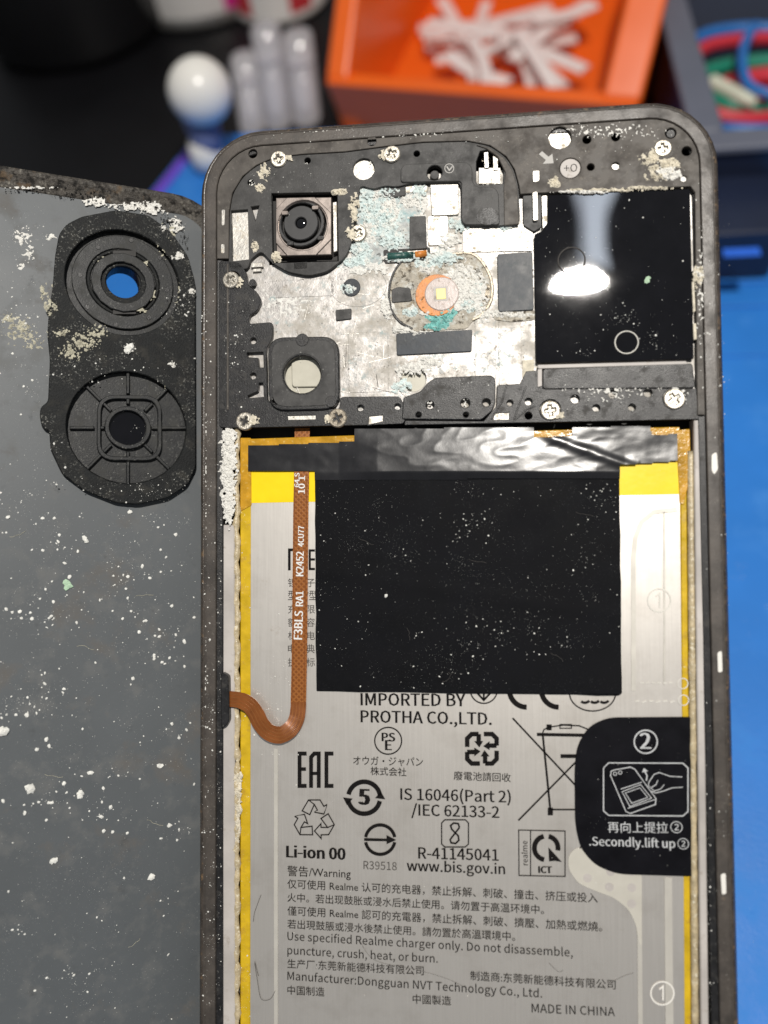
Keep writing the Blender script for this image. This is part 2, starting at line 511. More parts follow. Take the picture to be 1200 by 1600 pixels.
def text(frame, z, s, p0, p1, mat, parent, h=1.0, bold=0.0, name='printed_text', font=True):
    """printed line: spans the two baseline points, h = height relative to natural proportion"""
    if any(ord(ch) > 0x2e00 for ch in s): bold = min(bold, .006)
    v, f = text_geo(s)
    if not v: return
    x0, x1 = min(a for a, b in v), max(a for a, b in v)
    A, B = unp(frame, *p0, z), unp(frame, *p1, z)
    d = (B - A); L = d.length; d.normalize()
    k = L / (x1 - x0)
    nrm = Vector((-d.y, d.x, 0))
    g = G()
    for e, dz in (((0, 0),) if bold <= 0 else ((-bold, 0), (bold, .003), (0, .006))):
        g.add([tuple(A + d * ((a - x0 + e) * k) + nrm * (b * k * h) + Vector((0, 0, dz))) for a, b in v], f)
    return g.out(name, mat, parent)

def tube(g, pts, r, n=8, closed=False):
    m = len(pts)
    pts = [Vector(p) for p in pts]
    v, f = [], []
    for i in range(m):
        a = pts[i - 1] if (i or closed) else pts[i]
        c = pts[(i + 1) % m] if (i < m - 1 or closed) else pts[i]
        t = (c - a).normalized()
        u = t.cross(Vector((0, 0, 1)))
        if u.length < 1e-3: u = Vector((1, 0, 0))
        u.normalize(); w = t.cross(u)
        rr = r[i] if isinstance(r, (list, tuple)) else r
        v += [pts[i] + u * rr * math.cos(2 * PI * j / n) + w * rr * math.sin(2 * PI * j / n) for j in range(n)]
    for i in range(m if closed else m - 1):
        k = (i + 1) % m
        for j in range(n):
            l = (j + 1) % n
            f.append((i * n + j, i * n + l, k * n + l, k * n + j))
    if not closed:
        f.append(tuple(range(n))); f.append(tuple(reversed(range((m - 1) * n, m * n))))
    g.add(v, f)

def lathe(g, prof, c=(0, 0, 0), n=32):
    v, f = [], []
    for r, z in prof:
        v += [(c[0] + r * math.cos(2 * PI * j / n), c[1] + r * math.sin(2 * PI * j / n), c[2] + z) for j in range(n)]
    for i in range(len(prof) - 1):
        for j in range(n):
            l = (j + 1) % n
            f.append((i * n + j, i * n + l, (i + 1) * n + l, (i + 1) * n + j))
    f.append(tuple(reversed(range(n))))
    f.append(tuple(range((len(prof) - 1) * n, len(prof) * n)))
    g.add(v, f)

def catmull(p, n=8):
    out = []
    for i in range(len(p) - 1):
        a, b, c, d = (Vector(p[max(0, i - 1)]), Vector(p[i]), Vector(p[i + 1]), Vector(p[min(len(p) - 1, i + 2)]))
        for j in range(n):
            t = j / n
            out.append(.5 * ((2 * b) + (c - a) * t + (2 * a - 5 * b + 4 * c - d) * t * t + (3 * b - a - 3 * c + d) * t ** 3))
    out.append(Vector(p[-1]))
    return out

_bm = bmesh.new()
bmesh.ops.create_icosphere(_bm, subdivisions=1, radius=1)
ICO_V = [v.co.copy() for v in _bm.verts]
ICO_F = [tuple(v.index for v in f.verts) for f in _bm.faces]
_bm.free()
ICO_T = ICO_F

def grain(g, c, r, flat=.6, rnd=random):
    """one small uneven crumb"""
    rot = Matrix.Rotation(rnd.uniform(0, 6.3), 3, 'Z') @ Matrix.Rotation(rnd.uniform(-.6, .6), 3, 'X')
    sx, sy = rnd.uniform(.65, 1.35), rnd.uniform(.65, 1.2)
    vs = []
    for q in ICO_V:
        k = r * rnd.uniform(.72, 1.2)
        w = rot @ Vector((q.x * k * sx, q.y * k * sy, q.z * k))
        vs.append((c[0] + w.x, c[1] + w.y, c[2] + w.z * flat))
    g.add(vs, ICO_T)

def tiny(g, c, r, rnd=random):
    """speck: squashed irregular octahedron"""
    a = rnd.uniform(0, 6.3)
    v = []
    for i in range(5):
        k = r * rnd.uniform(.6, 1.3)
        v.append((c[0] + k * math.cos(a + i * 1.2566), c[1] + k * math.sin(a + i * 1.2566), c[2] - r * .1))
    v.append((c[0], c[1], c[2] + r * rnd.uniform(.4, .9)))
    g.add(v, [(i, (i + 1) % 5, 5) for i in range(5)])

def sample_r(rnd, lo, hi, p=3.0):
    return lo + (hi - lo) * rnd.random() ** p

# ------------------------------------------------------------------ the phone
phone = thing('smartphone', PHONE, 'opened smartphone with its back off, corroded board plate and dark rails', 'smartphone', loc=(0, 0, 0))
PW, PH, PR = 75.7, 164.0, 9.6
def rrect(d, n=9):
    x0, x1, y0, y1, r = d, PW - d, -PH + d, -d, max(PR - d, 1.2)
    out = []
    for cx, cy, a in ((x1 - r, y1 - r, 0), (x0 + r, y1 - r, 90), (x0 + r, y0 + r, 180), (x1 - r, y0 + r, 270)):
        for i in range(n + 1):
            t = math.radians(a + 90 * i / n)
            out.append((cx + r * math.cos(t), cy + r * math.sin(t)))
    return out
def loft(name, prof, mat, parent, ringf=rrect):
    g = G(); v = []; f = []
    loops = [ringf(d) for d, z in prof]
    n = len(loops[0])
    for l, (d, z) in zip(loops, prof): v += [(x, y, z) for x, y in l]
    for i in range(len(prof) - 1):
        for j in range(n):
            k = (j + 1) % n
            f.append((i * n + j, i * n + k, (i + 1) * n + k, (i + 1) * n + j))
    g.add(v, f)
    return g.out(name, mat, parent)
loft('side_rail', [(1.2, -7.4), (.25, -6.6), (0, -5.4), (0, -1.4), (.12, -.75), (.38, -.40)], M_edge, phone)
loft('edge_lip', [(.38, -.42), (.42, -.22), (.58, -.05), (.78, .01), (.86, -.02)], M_edge, phone)
loft('rail_ledge', [(.86, -.025), (1.02, .0), (1.08, -.07), (1.2, -.07), (1.26, 0), (2.55, .0), (2.66, -.10), (2.70, -.6)], M_rail, phone)
loft('inner_step', [(2.69, -.55), (2.75, -.52), (3.5, -.60), (3.62, -.75), (3.64, -4.7)], M_blk, phone)
slab(G(), rrect(3.0), -7.0, -4.6, (), 0).out('well_floor', M_floor, phone)
slab(G(), rrect(1.15), -7.4, -7.05, (), 0).out('screen_glass', M_glass, phone)

def H(px, py, r, n=16, k=1.0, z=-.1): return C2(PHONE, px, py, r, z, n, k)
# ---- plate of bare aluminium under everything
plate('aluminium_plate', PHONE, [(352, 300), (560, 278), (836, 262), (850, 262), (852, 300), (1095, 292), (1098, 640), (352, 655)], -1.15, .4, M_alu, phone, r=.5,
      holes=[H(646, 592, 20, 20, z=-1.15), H(472, 586, 33, 20, z=-1.15), P2(PHONE, [(420, 303), (532, 300), (533, 412), (421, 414)], -1.15)])
# corroded crust sheets on the plate
plate('corroded_patch', PHONE, [(560, 292), (600, 288), (660, 300), (664, 334), (645, 345), (640, 384), (655, 392), (640, 400), (606, 398), (590, 420), (560, 424), (545, 412), (552, 385), (556, 350), (562, 320)], -1.02, .2, M_frost, phone, r=.5)
plate('flash_island', PHONE, [(655, 396), (735, 394), (756, 412), (770, 440), (769, 470), (753, 494), (738, 502), (730, 514), (645, 518), (624, 504), (611, 484), (607, 458), (612, 432), (625, 411)], -1.0, .2, M_island, phone, r=.6)
plate('corroded_patch', PHONE, [(770, 486), (836, 484), (836, 500), (800, 503), (772, 500)], -1.0, .2, M_island, phone, r=.4)
# ---- upper bracket: top band, corners and right-hand strip
oc = rrect(2.78)
top_part = [p for p in oc if p[1] > -22]          # right corner, then left corner
n4 = 10
edge = oc[:20]                                   # right top corner (right side first), left top corner
arc_ = [(359, 330), (364, 302), (380, 276), (401, 259), (429, 247), (470, 242), (540, 238), (600, 230), (660, 223), (731, 221), (765, 228), (790, 245), (803, 265), (810, 291)]
def push(q, k=1.5):
    dv = Vector((q[0] - 580, q[1] - 420)).normalized() * k
    return (q[0] + dv.x, q[1] + dv.y)
seam = [(338, 404), (357, 404)] + [push(q) for q in arc_] + [(813, 303), (846, 301), (1079, 291), (1086, 300), (1090, 648), (1113, 648)]
up = edge[:]                                     # ccw: right side -> top -> left side
up += P2(PHONE, seam, -.08)[0:]
x_l, x_r = rrect(2.78)[19][0], rrect(2.78)[0][0]
up = edge + [(x_l, unp(PHONE, 338, 404, -.08).y)] + P2(PHONE, seam[1:-1], -.08) + [(x_r, unp(PHONE, 1113, 648, -.08).y)]
upper_holes = [(395, 240, 7), (875, 215, 18), (917, 218, 7), (962, 214, 7), (923, 261, 6), (962, 259, 6), (1073, 236, 8), (1048, 208, 9), (1068, 279, 5), (891, 263, 17), (1036, 232, 13), (581, 221, 7)]
plate('upper_bracket', PHONE, up, -.08, .9, M_brk, phone, holes=[H(*h) for h in upper_holes], mm=True, bev=.07)
# ---- camera cover zone
cz = [(357, 421), (359, 330), (364, 302), (380, 276), (401, 259), (429, 247), (470, 242), (540, 238), (600, 230), (660, 223), (731, 221), (765, 228), (790, 245), (803, 265), (810, 291), (813, 347), (783, 353), (722, 350), (720, 284), (640, 286), (622, 292), (600, 290), (583, 296), (562, 289), (560, 318), (553, 345), (552, 372), (540, 402), (512, 424), (482, 431), (450, 425), (424, 410), (408, 391), (390, 407), (388, 420)]
cam_holes = [P2(PHONE, [(424, 302), (527, 300), (529, 408), (426, 411)], -.3), H(568, 263, 17), H(651, 239, 5), H(480, 250, 5), H(391, 284, 5),
             P2(PHONE, [(361, 329), (387, 327), (389, 405), (363, 408)], -.3),
             P2(PHONE, [(744, 252), (750, 236), (764, 233), (778, 243), (788, 262), (786, 287), (748, 289), (744, 284)], -.3),
             H(679, 270, 12), P2(PHONE, [(392, 323), (405, 321), (399, 345)], -.3), P2(PHONE, [(460, 411), (479, 410), (479, 419), (460, 420)], -.3)]
plate('camera_cover', PHONE, cz, -.30, .8, M_cam, phone, r=.9, holes=cam_holes, bev=.06)
plate('window_foil', PHONE, [(358, 325), (392, 323), (392, 410), (360, 411)], -.95, .15, M_alu2, phone)
# raised arm of the cover, with its round boss
Lz = -.05
plate('raised_arm', PHONE, [(626, 262), (634, 256), (730, 253), (738, 262), (738, 284), (745, 292), (772, 292), (779, 301), (781, 351), (726, 351), (721, 345), (721, 283), (626, 285)], Lz, .6, M_cam, phone, r=.5,
      holes=[H(679, 270, 12)], bev=.1)
disc('boss_pin', PHONE, 679, 273, 7, -.55, .3, M_cam, phone, n=14)
plate('arc_band', PHONE, [(745, 226), (766, 231), (789, 248), (801, 267), (808, 291), (811, 350), (788, 352), (787, 292), (790, 270), (778, 245), (760, 232)], -.12, .4, M_brk, phone, bev=.08)
disc('round_notch', PHONE, 762, 338, 18, -.02, .2, M_blk, phone, n=18, k=.8)
plate('contact_post', PHONE, [(756, 238), (763, 237), (764, 262), (757, 263)], -.45, .5, M_alu2, phone)
plate('contact_post', PHONE, [(770, 243), (778, 246), (778, 266), (771, 266)], -.55, .5, M_alu2, phone)
plate('contact_plate', PHONE, [(748, 262), (782, 262), (782, 287), (748, 287)], -.75, .3, M_alu2, phone)
# bright spring contacts right of the arc
for pts in ([(832, 267), (843, 266), (843, 283), (833, 285)], [(832, 300), (840, 299), (841, 344), (833, 345)], [(846, 306), (855, 305), (855, 350), (848, 358)], [(346, 327), (352, 327), (351, 352), (346, 353)], [(345, 381), (351, 381), (351, 396), (345, 396)]):
    plate('spring_contact', PHONE, pts, -.05, .8, M_alu2, phone, r=.25)
plate('side_gap', PHONE, [(817, 305), (846, 303), (846, 355), (834, 362), (818, 352)], -.55, .4, M_cam, phone, r=.3)
# bright foil blocks on the plate
for pts, z in (([(672, 284), (716, 282), (717, 335), (675, 337)], -.75), ([(668, 338), (700, 337), (701, 382), (669, 384)], -.9), ([(722, 352), (832, 349), (834, 392), (724, 394)], -.95), ([(612, 290), (668, 288), (668, 300), (612, 302)], -.9)):
    plate('foil_block', PHONE, pts, z, .3, M_alu2, phone, r=.3)
plate('dark_bracket_tongue', PHONE, [(640, 338), (665, 337), (667, 388), (640, 390)], -.7, .5, M_cam, phone, r=.2)
plate('dark_bracket_tongue', PHONE, [(598, 290), (634, 290), (634, 305), (617, 308), (600, 306)], -.7, .5, M_cam, phone, r=.3)
# ---- left column and lower-left bracket
col = [(342, 407), (374, 409), (385, 426), (388, 447), (401, 455), (409, 470), (402, 486), (390, 492), (388, 506), (426, 503), (426, 527), (416, 545), (418, 628), (530, 640), (531, 620), (625, 619), (634, 640), (632, 662), (400, 668), (342, 668)]
sil = [P2(PHONE, [(386, 551), (411, 550), (412, 574), (405, 574), (403, 559), (387, 558)], -.3), P2(PHONE, [(387, 618), (403, 611), (405, 598), (411, 598), (412, 620), (388, 622)], -.3)]
plate('lower_left_bracket', PHONE, col, -.30, .75, M_blk, phone, r=.6, bev=.06,
      holes=[H(362, 436, 13), H(395, 532, 5), H(395, 587, 5), H(394, 441, 5), H(563, 637, 5), H(621, 635, 5)] + sil +
      [P2(PHONE, [(450, 650), (493, 649), (493, 655), (450, 656)], -.3), P2(PHONE, [(577, 651), (598, 649), (598, 658), (576, 663)], -.3)])
for pts in ([(448, 648), (495, 647), (495, 657), (448, 658)], [(574, 649), (600, 647), (600, 660), (574, 665)]):
    plate('silver_strip', PHONE, pts, -.42, .2, M_alu2, phone)
plate('left_seam_strip', PHONE, [(354, 412), (357, 412), (357, 640), (354, 640)], -.20, .2, M_brk, phone)
# square collar of the second camera
co = rounded(P2(PHONE, [(418, 527), (529, 525), (531, 639), (420, 642)], .25), 2.6, 6)
slab(G(), co, -.7, .22, [H(472, 585, 29, 26, z=.22), H(446, 539, 4, 10), H(498, 538, 4, 10), H(431, 627, 5, 10)], .16).out('second_camera_collar', M_blk, phone)
ci = rounded(P2(PHONE, [(424, 533), (523, 531), (525, 633), (426, 636)], .25), 2.2, 6)
slab(G(), ci, .15, .30, [H(472, 585, 32, 26, z=.3)], .05).out('collar_gasket', M_cam, phone)
disc('second_camera_seat', PHONE, 472, 585, 34, -1.35, .2, M_beige, phone, n=24)
plate('second_camera_window', PHONE, [(455, 562), (501, 561), (502, 604), (456, 605)], -.95, .3, M_beige, phone, r=.6, bev=.12)
disc('round_tab', PHONE, 472, 531, 10, .36, .3, M_blk, phone, n=18)
disc('round_tab', PHONE, 517, 627, 9, .34, .3, M_blk, phone, n=18)
# ---- lower middle plastic block
mid = [(628, 655), (630, 621), (641, 617), (656, 612), (668, 598), (680, 590), (768, 586), (774, 592), (774, 630), (768, 643), (752, 656)]
plate('middle_block', PHONE, mid, -.05, .7, M_blk, phone, r=.35, bev=.12, holes=[H(672, 633, 6), H(727, 630, 7), H(760, 629, 6), H(654, 648, 4, 10), H(728, 648, 4, 10)])
bar = [(632, 664), (633, 657), (756, 658), (776, 634), (777, 602), (812, 600), (822, 580), (846, 578), (848, 607), (1088, 607), (1092, 655), (840, 660)]
plate('lower_bar', PHONE, bar, -.34, .7, M_blk, phone, bev=.06, holes=[H(797, 629, 5), H(826, 627, 6), H(826, 649, 6), H(860, 640, 17), H(1054, 622, 18), H(899, 623, 7), H(932, 637, 6), H(958, 615, 7), H(988, 636, 6), H(1013, 613, 7), P2(PHONE, [(772, 646), (795, 645), (795, 655), (772, 656)], -.3)])
plate('silver_strip', PHONE, [(770, 643), (798, 642), (798, 657), (770, 659)], -.5, .2, M_alu2, phone)
plate('right_block', PHONE, [(848, 576), (1082, 567), (1087, 606), (848, 608)], -.12, .6, M_blk, phone, r=.5, bev=.12)
for a in ([(792, 600), (784, 628), (768, 655)], [(822, 604), (812, 630), (803, 655)], [(836, 634), (822, 640), (806, 655)]):
    g = G(); tube(g, [Vector((*p, -.30)) for p in P2(PHONE, a, -.3)], .12, 6); g.out('seam_ridge', M_blk, phone)
plate('rough_patch', PHONE, [(816, 563), (834, 562), (835, 605), (817, 606)], -.9, .2, M_cream, phone)
# ---- glossy black shield
sh = [(856, 305), (1078, 295), (1084, 561), (838, 567), (835, 366), (849, 360)]
plate('shield_film', PHONE, sh, -.30, .5, M_film, phone, r=.25, bev=.05)
disc('film_bubble', PHONE, 893, 407, 21, -.2, .2, M_film, phone, n=26, bev=.12)
disc('film_bubble', PHONE, 979, 535, 18, -.2, .2, M_film, phone, n=26, bev=.12)
for px, py, r in ((893, 407, 20), (979, 535, 17)):
    g = G(); c = unp(PHONE, px, py, -.2); tube(g, [Vector((x, y, -.19)) for x, y in circ((c.x, c.y), r * .094, 26)], .10, 5, True); g.out('bubble_rim', M_embos if py > 500 else M_inkg, phone)
for pts in ([(840, 570), (1072, 564), (1074, 569), (841, 576)], [(1081, 440), (1085, 440), (1087, 486), (1083, 488)], [(1083, 505), (1088, 505), (1089, 530), (1084, 531)], [(840, 577), (847, 576), (847, 603), (840, 605)]):
    plate('white_gasket', PHONE, pts, -.10, .6, M_cream if pts[0][0] > 1000 else M_wstrip, phone, r=.1)
plate('blue_film_patch', PHONE, [(777, 397), (832, 393), (834, 484), (779, 487)], -.72, .5, M_patch, phone, r=.35)
plate('blue_film_patch', PHONE, [(619, 521), (738, 515), (737, 549), (620, 555)], -.85, .5, M_patch, phone, r=.25)
# ---- first camera module
g = slab(G(), P2(PHONE, [(426, 304), (526, 302), (527, 407), (428, 409)], -1.9), -2.4, -2.0, (), 0)
g.out('camera_well', M_floor, phone)
cm = thing('camera_module', Matrix(), None, None); cm.parent = phone; cm.matrix_world = PHONE
cm.matrix_local = Matrix()
oct_ = [(448, 309), (492, 308), (518, 333), (518, 374), (494, 399), (449, 400), (431, 380), (431, 327)]
slab(G(), P2(PHONE, [(431, 309), (518, 308), (518, 398), (432, 400)], -.75), -2.2, -.72, [C2(PHONE, 473, 352, 37, -.72, 28)], .1).out('module_case', M_bronze, cm)
slab(G(), P2(PHONE, oct_, -.6), -.75, -.50, [C2(PHONE, 473, 352, 39, -.5, 28)], .1).out('octagon_bezel', M_bronze, cm)
lc = unp(PHONE, 471, 349, -1.0)
for nm, r0, r1, z0, z1, mt in (('lens_barrel_ring', 36.5, 31, -1.8, -.85, M_lens), ('lens_face', 27, 8.5, -1.6, -.95, M_lens)):
    slab(G(), C2(PHONE, 470, 348, r0, z1, 28), z0, z1, [C2(PHONE, 470, 348, r1, z1, 28)], .12).out(nm, mt, cm)
g = G(); lathe(g, [(.9, -1.5), (.85, -1.25), (.6, -1.12), (.3, -1.06), (.02, -1.04)], (unp(PHONE, 470, 348, -1).x, unp(PHONE, 470, 348, -1).y, 0), 20); g.out('front_lens', M_glass, cm, smooth=True)
for a in (35, 125, 215, 305):
    q = unp(PHONE, 473 + 34 * math.cos(math.radians(a)), 352 + 34 * math.sin(math.radians(a)), -.5)
    slab(G(), rounded([(q.x - .5, q.y - .3), (q.x + .5, q.y - .3), (q.x + .5, q.y + .3), (q.x - .5, q.y + .3)], .2), -.9, -.46, (), .05).out('retaining_clip', M_blk if a < 200 else M_bronze, cm)
plate('module_side_strip', PHONE, [(520, 316), (526, 315), (527, 392), (521, 394)], -.8, .6, M_alu2, cm)
# ---- flash
fl = thing('flash_module', Matrix(), None, None); fl.parent = phone; fl.matrix_local = Matrix()
disc('flash_orange_ring', PHONE, 682, 461, 33, -.75, .4, M_orange_ring, fl, n=30)
disc('flash_diffuser', PHONE, 690, 459, 27, -.62, .3, M_flash, fl, n=28, bev=.15)
plate('flash_chip', PHONE, [(681, 451), (696, 450), (697, 467), (682, 468)], -.55, .2, M_chip, fl, bev=.05)
plate('flash_frame', PHONE, [(677, 448), (699, 447), (700, 470), (678, 471)], -.60, .2, M_wstrip, fl, bev=.04)
# island outline round the flash
st = [(655, 398), (640, 401), (625, 412), (613, 432), (608, 458), (612, 484), (625, 503), (645, 514)]
g = G(); tube(g, catmull([Vector((*p, -1.05)) for p in P2(PHONE, st, -1.05)], 4), .2, 6); g.out('island_groove', M_blk, phone)
st = [(702, 398), (735, 396), (755, 412), (768, 440), (767, 470), (752, 492), (738, 500)]
g = G(); tube(g, catmull([Vector((*p, -1.05)) for p in P2(PHONE, st, -1.05)], 4), .24, 6); g.out('island_groove', M_rust, phone)
plate('dark_component', PHONE, [(612, 452), (622, 448), (641, 450), (644, 470), (612, 473)], -.8, .4, M_cam, phone, r=.3)
plate('dark_component', PHONE, [(524, 484), (549, 482), (549, 498), (525, 501)], -.85, .4, M_cam, phone, r=.2)
disc('dark_component', PHONE, 549, 449, 14, -.95, .3, M_patch, phone)
plate('dark_component', PHONE, [(745, 447), (766, 442), (766, 470), (748, 470)], -1.0, .3, M_rust, phone, r=.8)
g = G(); a, b = unp(PHONE, 606, 401, -.8), unp(PHONE, 646, 399, -.8); tube(g, [a, b], .55, 10); g.out('green_component', M_green, phone, smooth=True)
g = G(); a, b = unp(PHONE, 649, 398, -.8), unp(PHONE, 667, 396, -.8); tube(g, [a, b], .5, 10); g.out('orange_component', M_orange_ring, phone, smooth=True)
plate('component_tray', PHONE, [(598, 390), (672, 386), (673, 409), (600, 412)], -1.0, .3, M_floor, phone, r=.4)
disc('plate_emboss', PHONE, 560, 448, 44, -1.10, .2, M_alu, phone, n=30, k=.72)
disc('plate_emboss', PHONE, 649, 594, 30, -1.08, .2, M_alu, phone, n=26, holes=[H(646, 592, 20, 20, z=-1.1)])
disc('recess_floor', PHONE, 646, 592, 24, -1.75, .2, M_beige, phone)
for pts, z in (([(742, 498), (774, 496), (775, 602), (743, 604)], -1.08), ([(779, 504), (814, 503), (815, 600), (780, 602)], -1.02), ([(544, 520), (606, 518), (607, 612), (545, 614)], -1.10), ([(420, 440), (520, 434), (522, 462), (421, 466)], -1.10)):
    plate('foil_strip', PHONE, pts, z, .1, M_alu, phone, r=.2, bev=.04)
for pts, z in (([(392, 411), (410, 410), (411, 417), (392, 418)], -.6), ([(395, 420), (408, 419), (408, 424), (395, 425)], -.7), ([(636, 392), (668, 390), (668, 394), (637, 396)], -.8)):
    plate('spring_contact', PHONE, pts, z, .4, M_alu2, phone)
rnd = random.Random(41)
for k in range(26):                               # scratches in the bare metal
    x, y = rnd.uniform(410, 600), rnd.uniform(435, 610)
    a_ = rnd.choice((rnd.uniform(-.3, .3), rnd.uniform(1.2, 1.9)))
    L_ = rnd.uniform(8, 40)
    i = Ink(PHONE, -1.09); i.line([(x, y), (x + L_ * math.cos(a_) * .5, y + L_ * math.sin(a_) * .5 + rnd.uniform(-1, 1)), (x + L_ * math.cos(a_), y + L_ * math.sin(a_))], rnd.uniform(.5, 1.0))
    i.out('scratch', M_alu2 if rnd.random() < .7 else M_inkg, phone)
# perforation bumps pressed in the plate
g = G(); rnd = random.Random(3)
for i in range(5):
    for j in range(5):
        x, y = 546 + i * 20 + rnd.uniform(-1, 1), 543 + j * 17 - i * 1.2 + rnd.uniform(-1, 1)
        if y < 612: grain(g, unp(PHONE, x, y, -1.15), .17 + rnd.uniform(-.05, .05), .5, rnd)
for i in range(5):
    for j in range(6):
        x, y = 742 + i * 19, 505 + j * 19 - i
        if y < 598 and not (x < 742 and y < 555): grain(g, unp(PHONE, x, y, -1.15), .16 + rnd.uniform(-.05, .05), .5, rnd)
for i_ in range(11):
    for j in range(10):
        x, y = 415 + i_ * 17.5 + rnd.uniform(-1, 1), 440 + j * 17.5 - i_ * .9 + rnd.uniform(-1, 1)
        if rnd.random() < .7 and not (412 < x < 536 and y > 518) and x < 600: grain(g, unp(PHONE, x, y, -1.12), .12 + rnd.uniform(-.04, .04), .45, rnd)
props(g.out('pressed_dots', M_alu, phone), kind='stuff')
# ---- screws
def screw_mesh(mat, seed):
    rnd = random.Random(seed)
    g = G()
    a = .16; b = .62
    plus = [(a, a), (a, b), (-a, b), (-a, a), (-b, a), (-b, -a), (-a, -a), (-a, -b), (a, -b), (a, -a), (b, -a), (b, a)]
    slab(g, circ((0, 0), 1.22, 22), -.8, .0, [plus], .14)
    flat_poly(g, plus, -.34)
    me = bpy.data.meshes.new('screw'); me.from_pydata(g.v, [], g.f); me.materials.append(mat)
    return me
SM, SR = screw_mesh(M_screw, 1), screw_mesh(M_rust, 2)
for px, py, z, me, s, a in ((435, 248, .05, SM, 1.02, .2), (612, 240, .05, SM, 1.05, .5), (559, 364, -.35, SM, 1.05, 1.0), (1036, 231, .1, SM, 1.0, .1), (360, 437, .05, SM, 1.05, .8),
                           (860, 641, -.02, SM, 1.15, .15), (1054, 623, -.02, SM, 1.2, .6), (527, 653, .0, SR, 1.15, .4), (382, 658, -.05, SM, 1.1, 1.2)):
    o = mobj('screw', me, phone)
    q = unp(PHONE, px, py, z)
    o.location = q; o.rotation_euler = (random.uniform(-.05, .05), random.uniform(-.05, .05), a); o.scale = (s, s, 1)
# silver pads at the bottom of the big holes, moisture dot and mark
disc('contact_pad', PHONE, 875, 216, 20, -.75, .2, M_alu2, phone)
disc('contact_pad', PHONE, 568, 264, 19, -.8, .2, M_alu2, phone)
disc('moisture_label', PHONE, 891, 263, 16, -.3, .5, M_wstrip, phone, n=22)
text(PHONE, -.285, '+O', (881, 269), (902, 268), M_inkg, phone, h=1.0, name='stamped_mark')
i = Ink(PHONE, -.06); i.fill([(842, 241), (847, 236), (857, 245), (863, 240), (865, 255), (848, 256), (853, 250)]); i.out('arrow_mark', M_emboss_arrow, phone)
i = Ink(PHONE, -.04); i.line([(698, 260), (702, 266), (707, 260)], 2).ring(702, 263, 7, 1.2); i.out('arrow_mark', M_emboss_arrow, phone)
disc('contact_pad', PHONE, 1068, 279, 6, -.35, .2, M_white, phone, n=12)
disc('contact_pad', PHONE, 962, 259, 7, -.5, .2, M_alu2, phone, n=12)
disc('contact_pad', PHONE, 1048, 209, 7, -.45, .3, M_blk, phone, n=14)
plate('rail_scratch', PHONE, [(1112, 710), (1120, 706), (1122, 733), (1116, 742), (1112, 735)], .02, .1, M_white, phone, r=.3, bev=.02)
plate('rail_scratch', PHONE, [(1121, 1019), (1128, 1017), (1129, 1050), (1122, 1051)], .02, .1, M_white, phone, r=.3, bev=.02)
plate('rail_scratch', PHONE, [(1126, 1366), (1134, 1364), (1135, 1397), (1128, 1398)], .02, .1, M_white, phone, r=.3, bev=.02)
# side strips beside the battery and the button block on the left
for pts, z in (([(347, 820), (366, 820), (367, 1640), (348, 1640)], -.9), ([(1084, 655), (1096, 655), (1108, 1640), (1096, 1640)], -.7)):
    plate('white_foam_strip', PHONE, pts, z, 2.5, M_wstrip, phone, bev=.15)
plate('button_block', PHONE, [(345, 1050), (357, 1056), (358, 1128), (352, 1136), (345, 1138)], .15, 2.5, M_blk, phone, r=.5, bev=.15)
g = G()
for k in range(120):
    y = 660 + k * 8
    tw = .3 + .25 * noise.noise(Vector((k * .6, 0, 0)))
tp = [unp(PHONE, 370 + 1.5 * math.sin(k * .9), 670 + k * 8, -1.45) for k in range(120)]
tube(g, tp, [.5 + .22 * noise.noise(Vector((k * .7, 3, 0))) + .12 * math.sin(k * 2.1) for k in range(120)], 7); g.out('glue_bead', M_tan, phone, smooth=True)
tp = [unp(PHONE, 1079 + k * .06, 705 + k * 8, -1.6) for k in range(116)]
g = G(); tube(g, tp, [.52 + .1 * noise.noise(Vector((k * .25, 9, 0))) for k in range(116)], 7); g.out('glue_bead', M_tan, phone, smooth=True)
# ------------------------------------------------------------------ battery
bat = thing('phone_battery', PHONE, 'silver labelled lithium battery with yellow band and black pull tab', 'battery', loc=(0, 0, 0))
BZ = -1.6
plate('cell_body', PHONE, [(384, 690), (1072, 676), (1077, 1760), (384, 1760)], BZ - .12, 2.8, M_amber, bat, r=.6, bev=.5)
def ripple_plate(name, pts, z, mat, parent, amp=.06, sc_=.12, step=.8, seed=0):
    """thin sheet built as a fine grid, gently uneven"""
    p = P2(PHONE, pts, z)
    a, b, c, d = (Vector(q) for q in p)
    nu = max(2, int((b - a).length / step)); nv = max(2, int((d - a).length / step))
    v, f = [], []
    for j in range(nv + 1):
        for i in range(nu + 1):
            q = (a.lerp(b, i / nu)).lerp(d.lerp(c, i / nu), j / nv)
            v.append((q.x, q.y, z + amp * noise.noise(Vector((q.x * sc_, q.y * sc_, seed)))))
    for j in range(nv):
        for i in range(nu):
            k = j * (nu + 1) + i
            f.append((k, k + nu + 1, k + nu + 2, k + 1))
    return mesh(name, v, f, mat, parent, smooth=True)
lab = ripple_plate('label_sheet', [(392, 784), (1062, 770), (1072, 1760), (391, 1760)], BZ, M_label, bat, .05, .06)
LZ = BZ + .075
ripple_plate('yellow_band', [(392, 734), (1062, 722), (1062, 772), (392, 786)], BZ + .03, M_yellow, bat, .05, .1)
for pts in ([(375, 690), (393, 690), (391, 1760), (375, 1760)], [(1063, 735), (1073, 735), (1082, 1760), (1069, 1760)]):
    plate('side_tape', PHONE, pts, BZ + .02, .4, M_gold, bat, bev=.15)
plate('amber_flap', PHONE, [(375, 684), (392, 684), (393, 790), (375, 800)], BZ + .12, .3, M_amber, bat, r=.2, bev=.1)
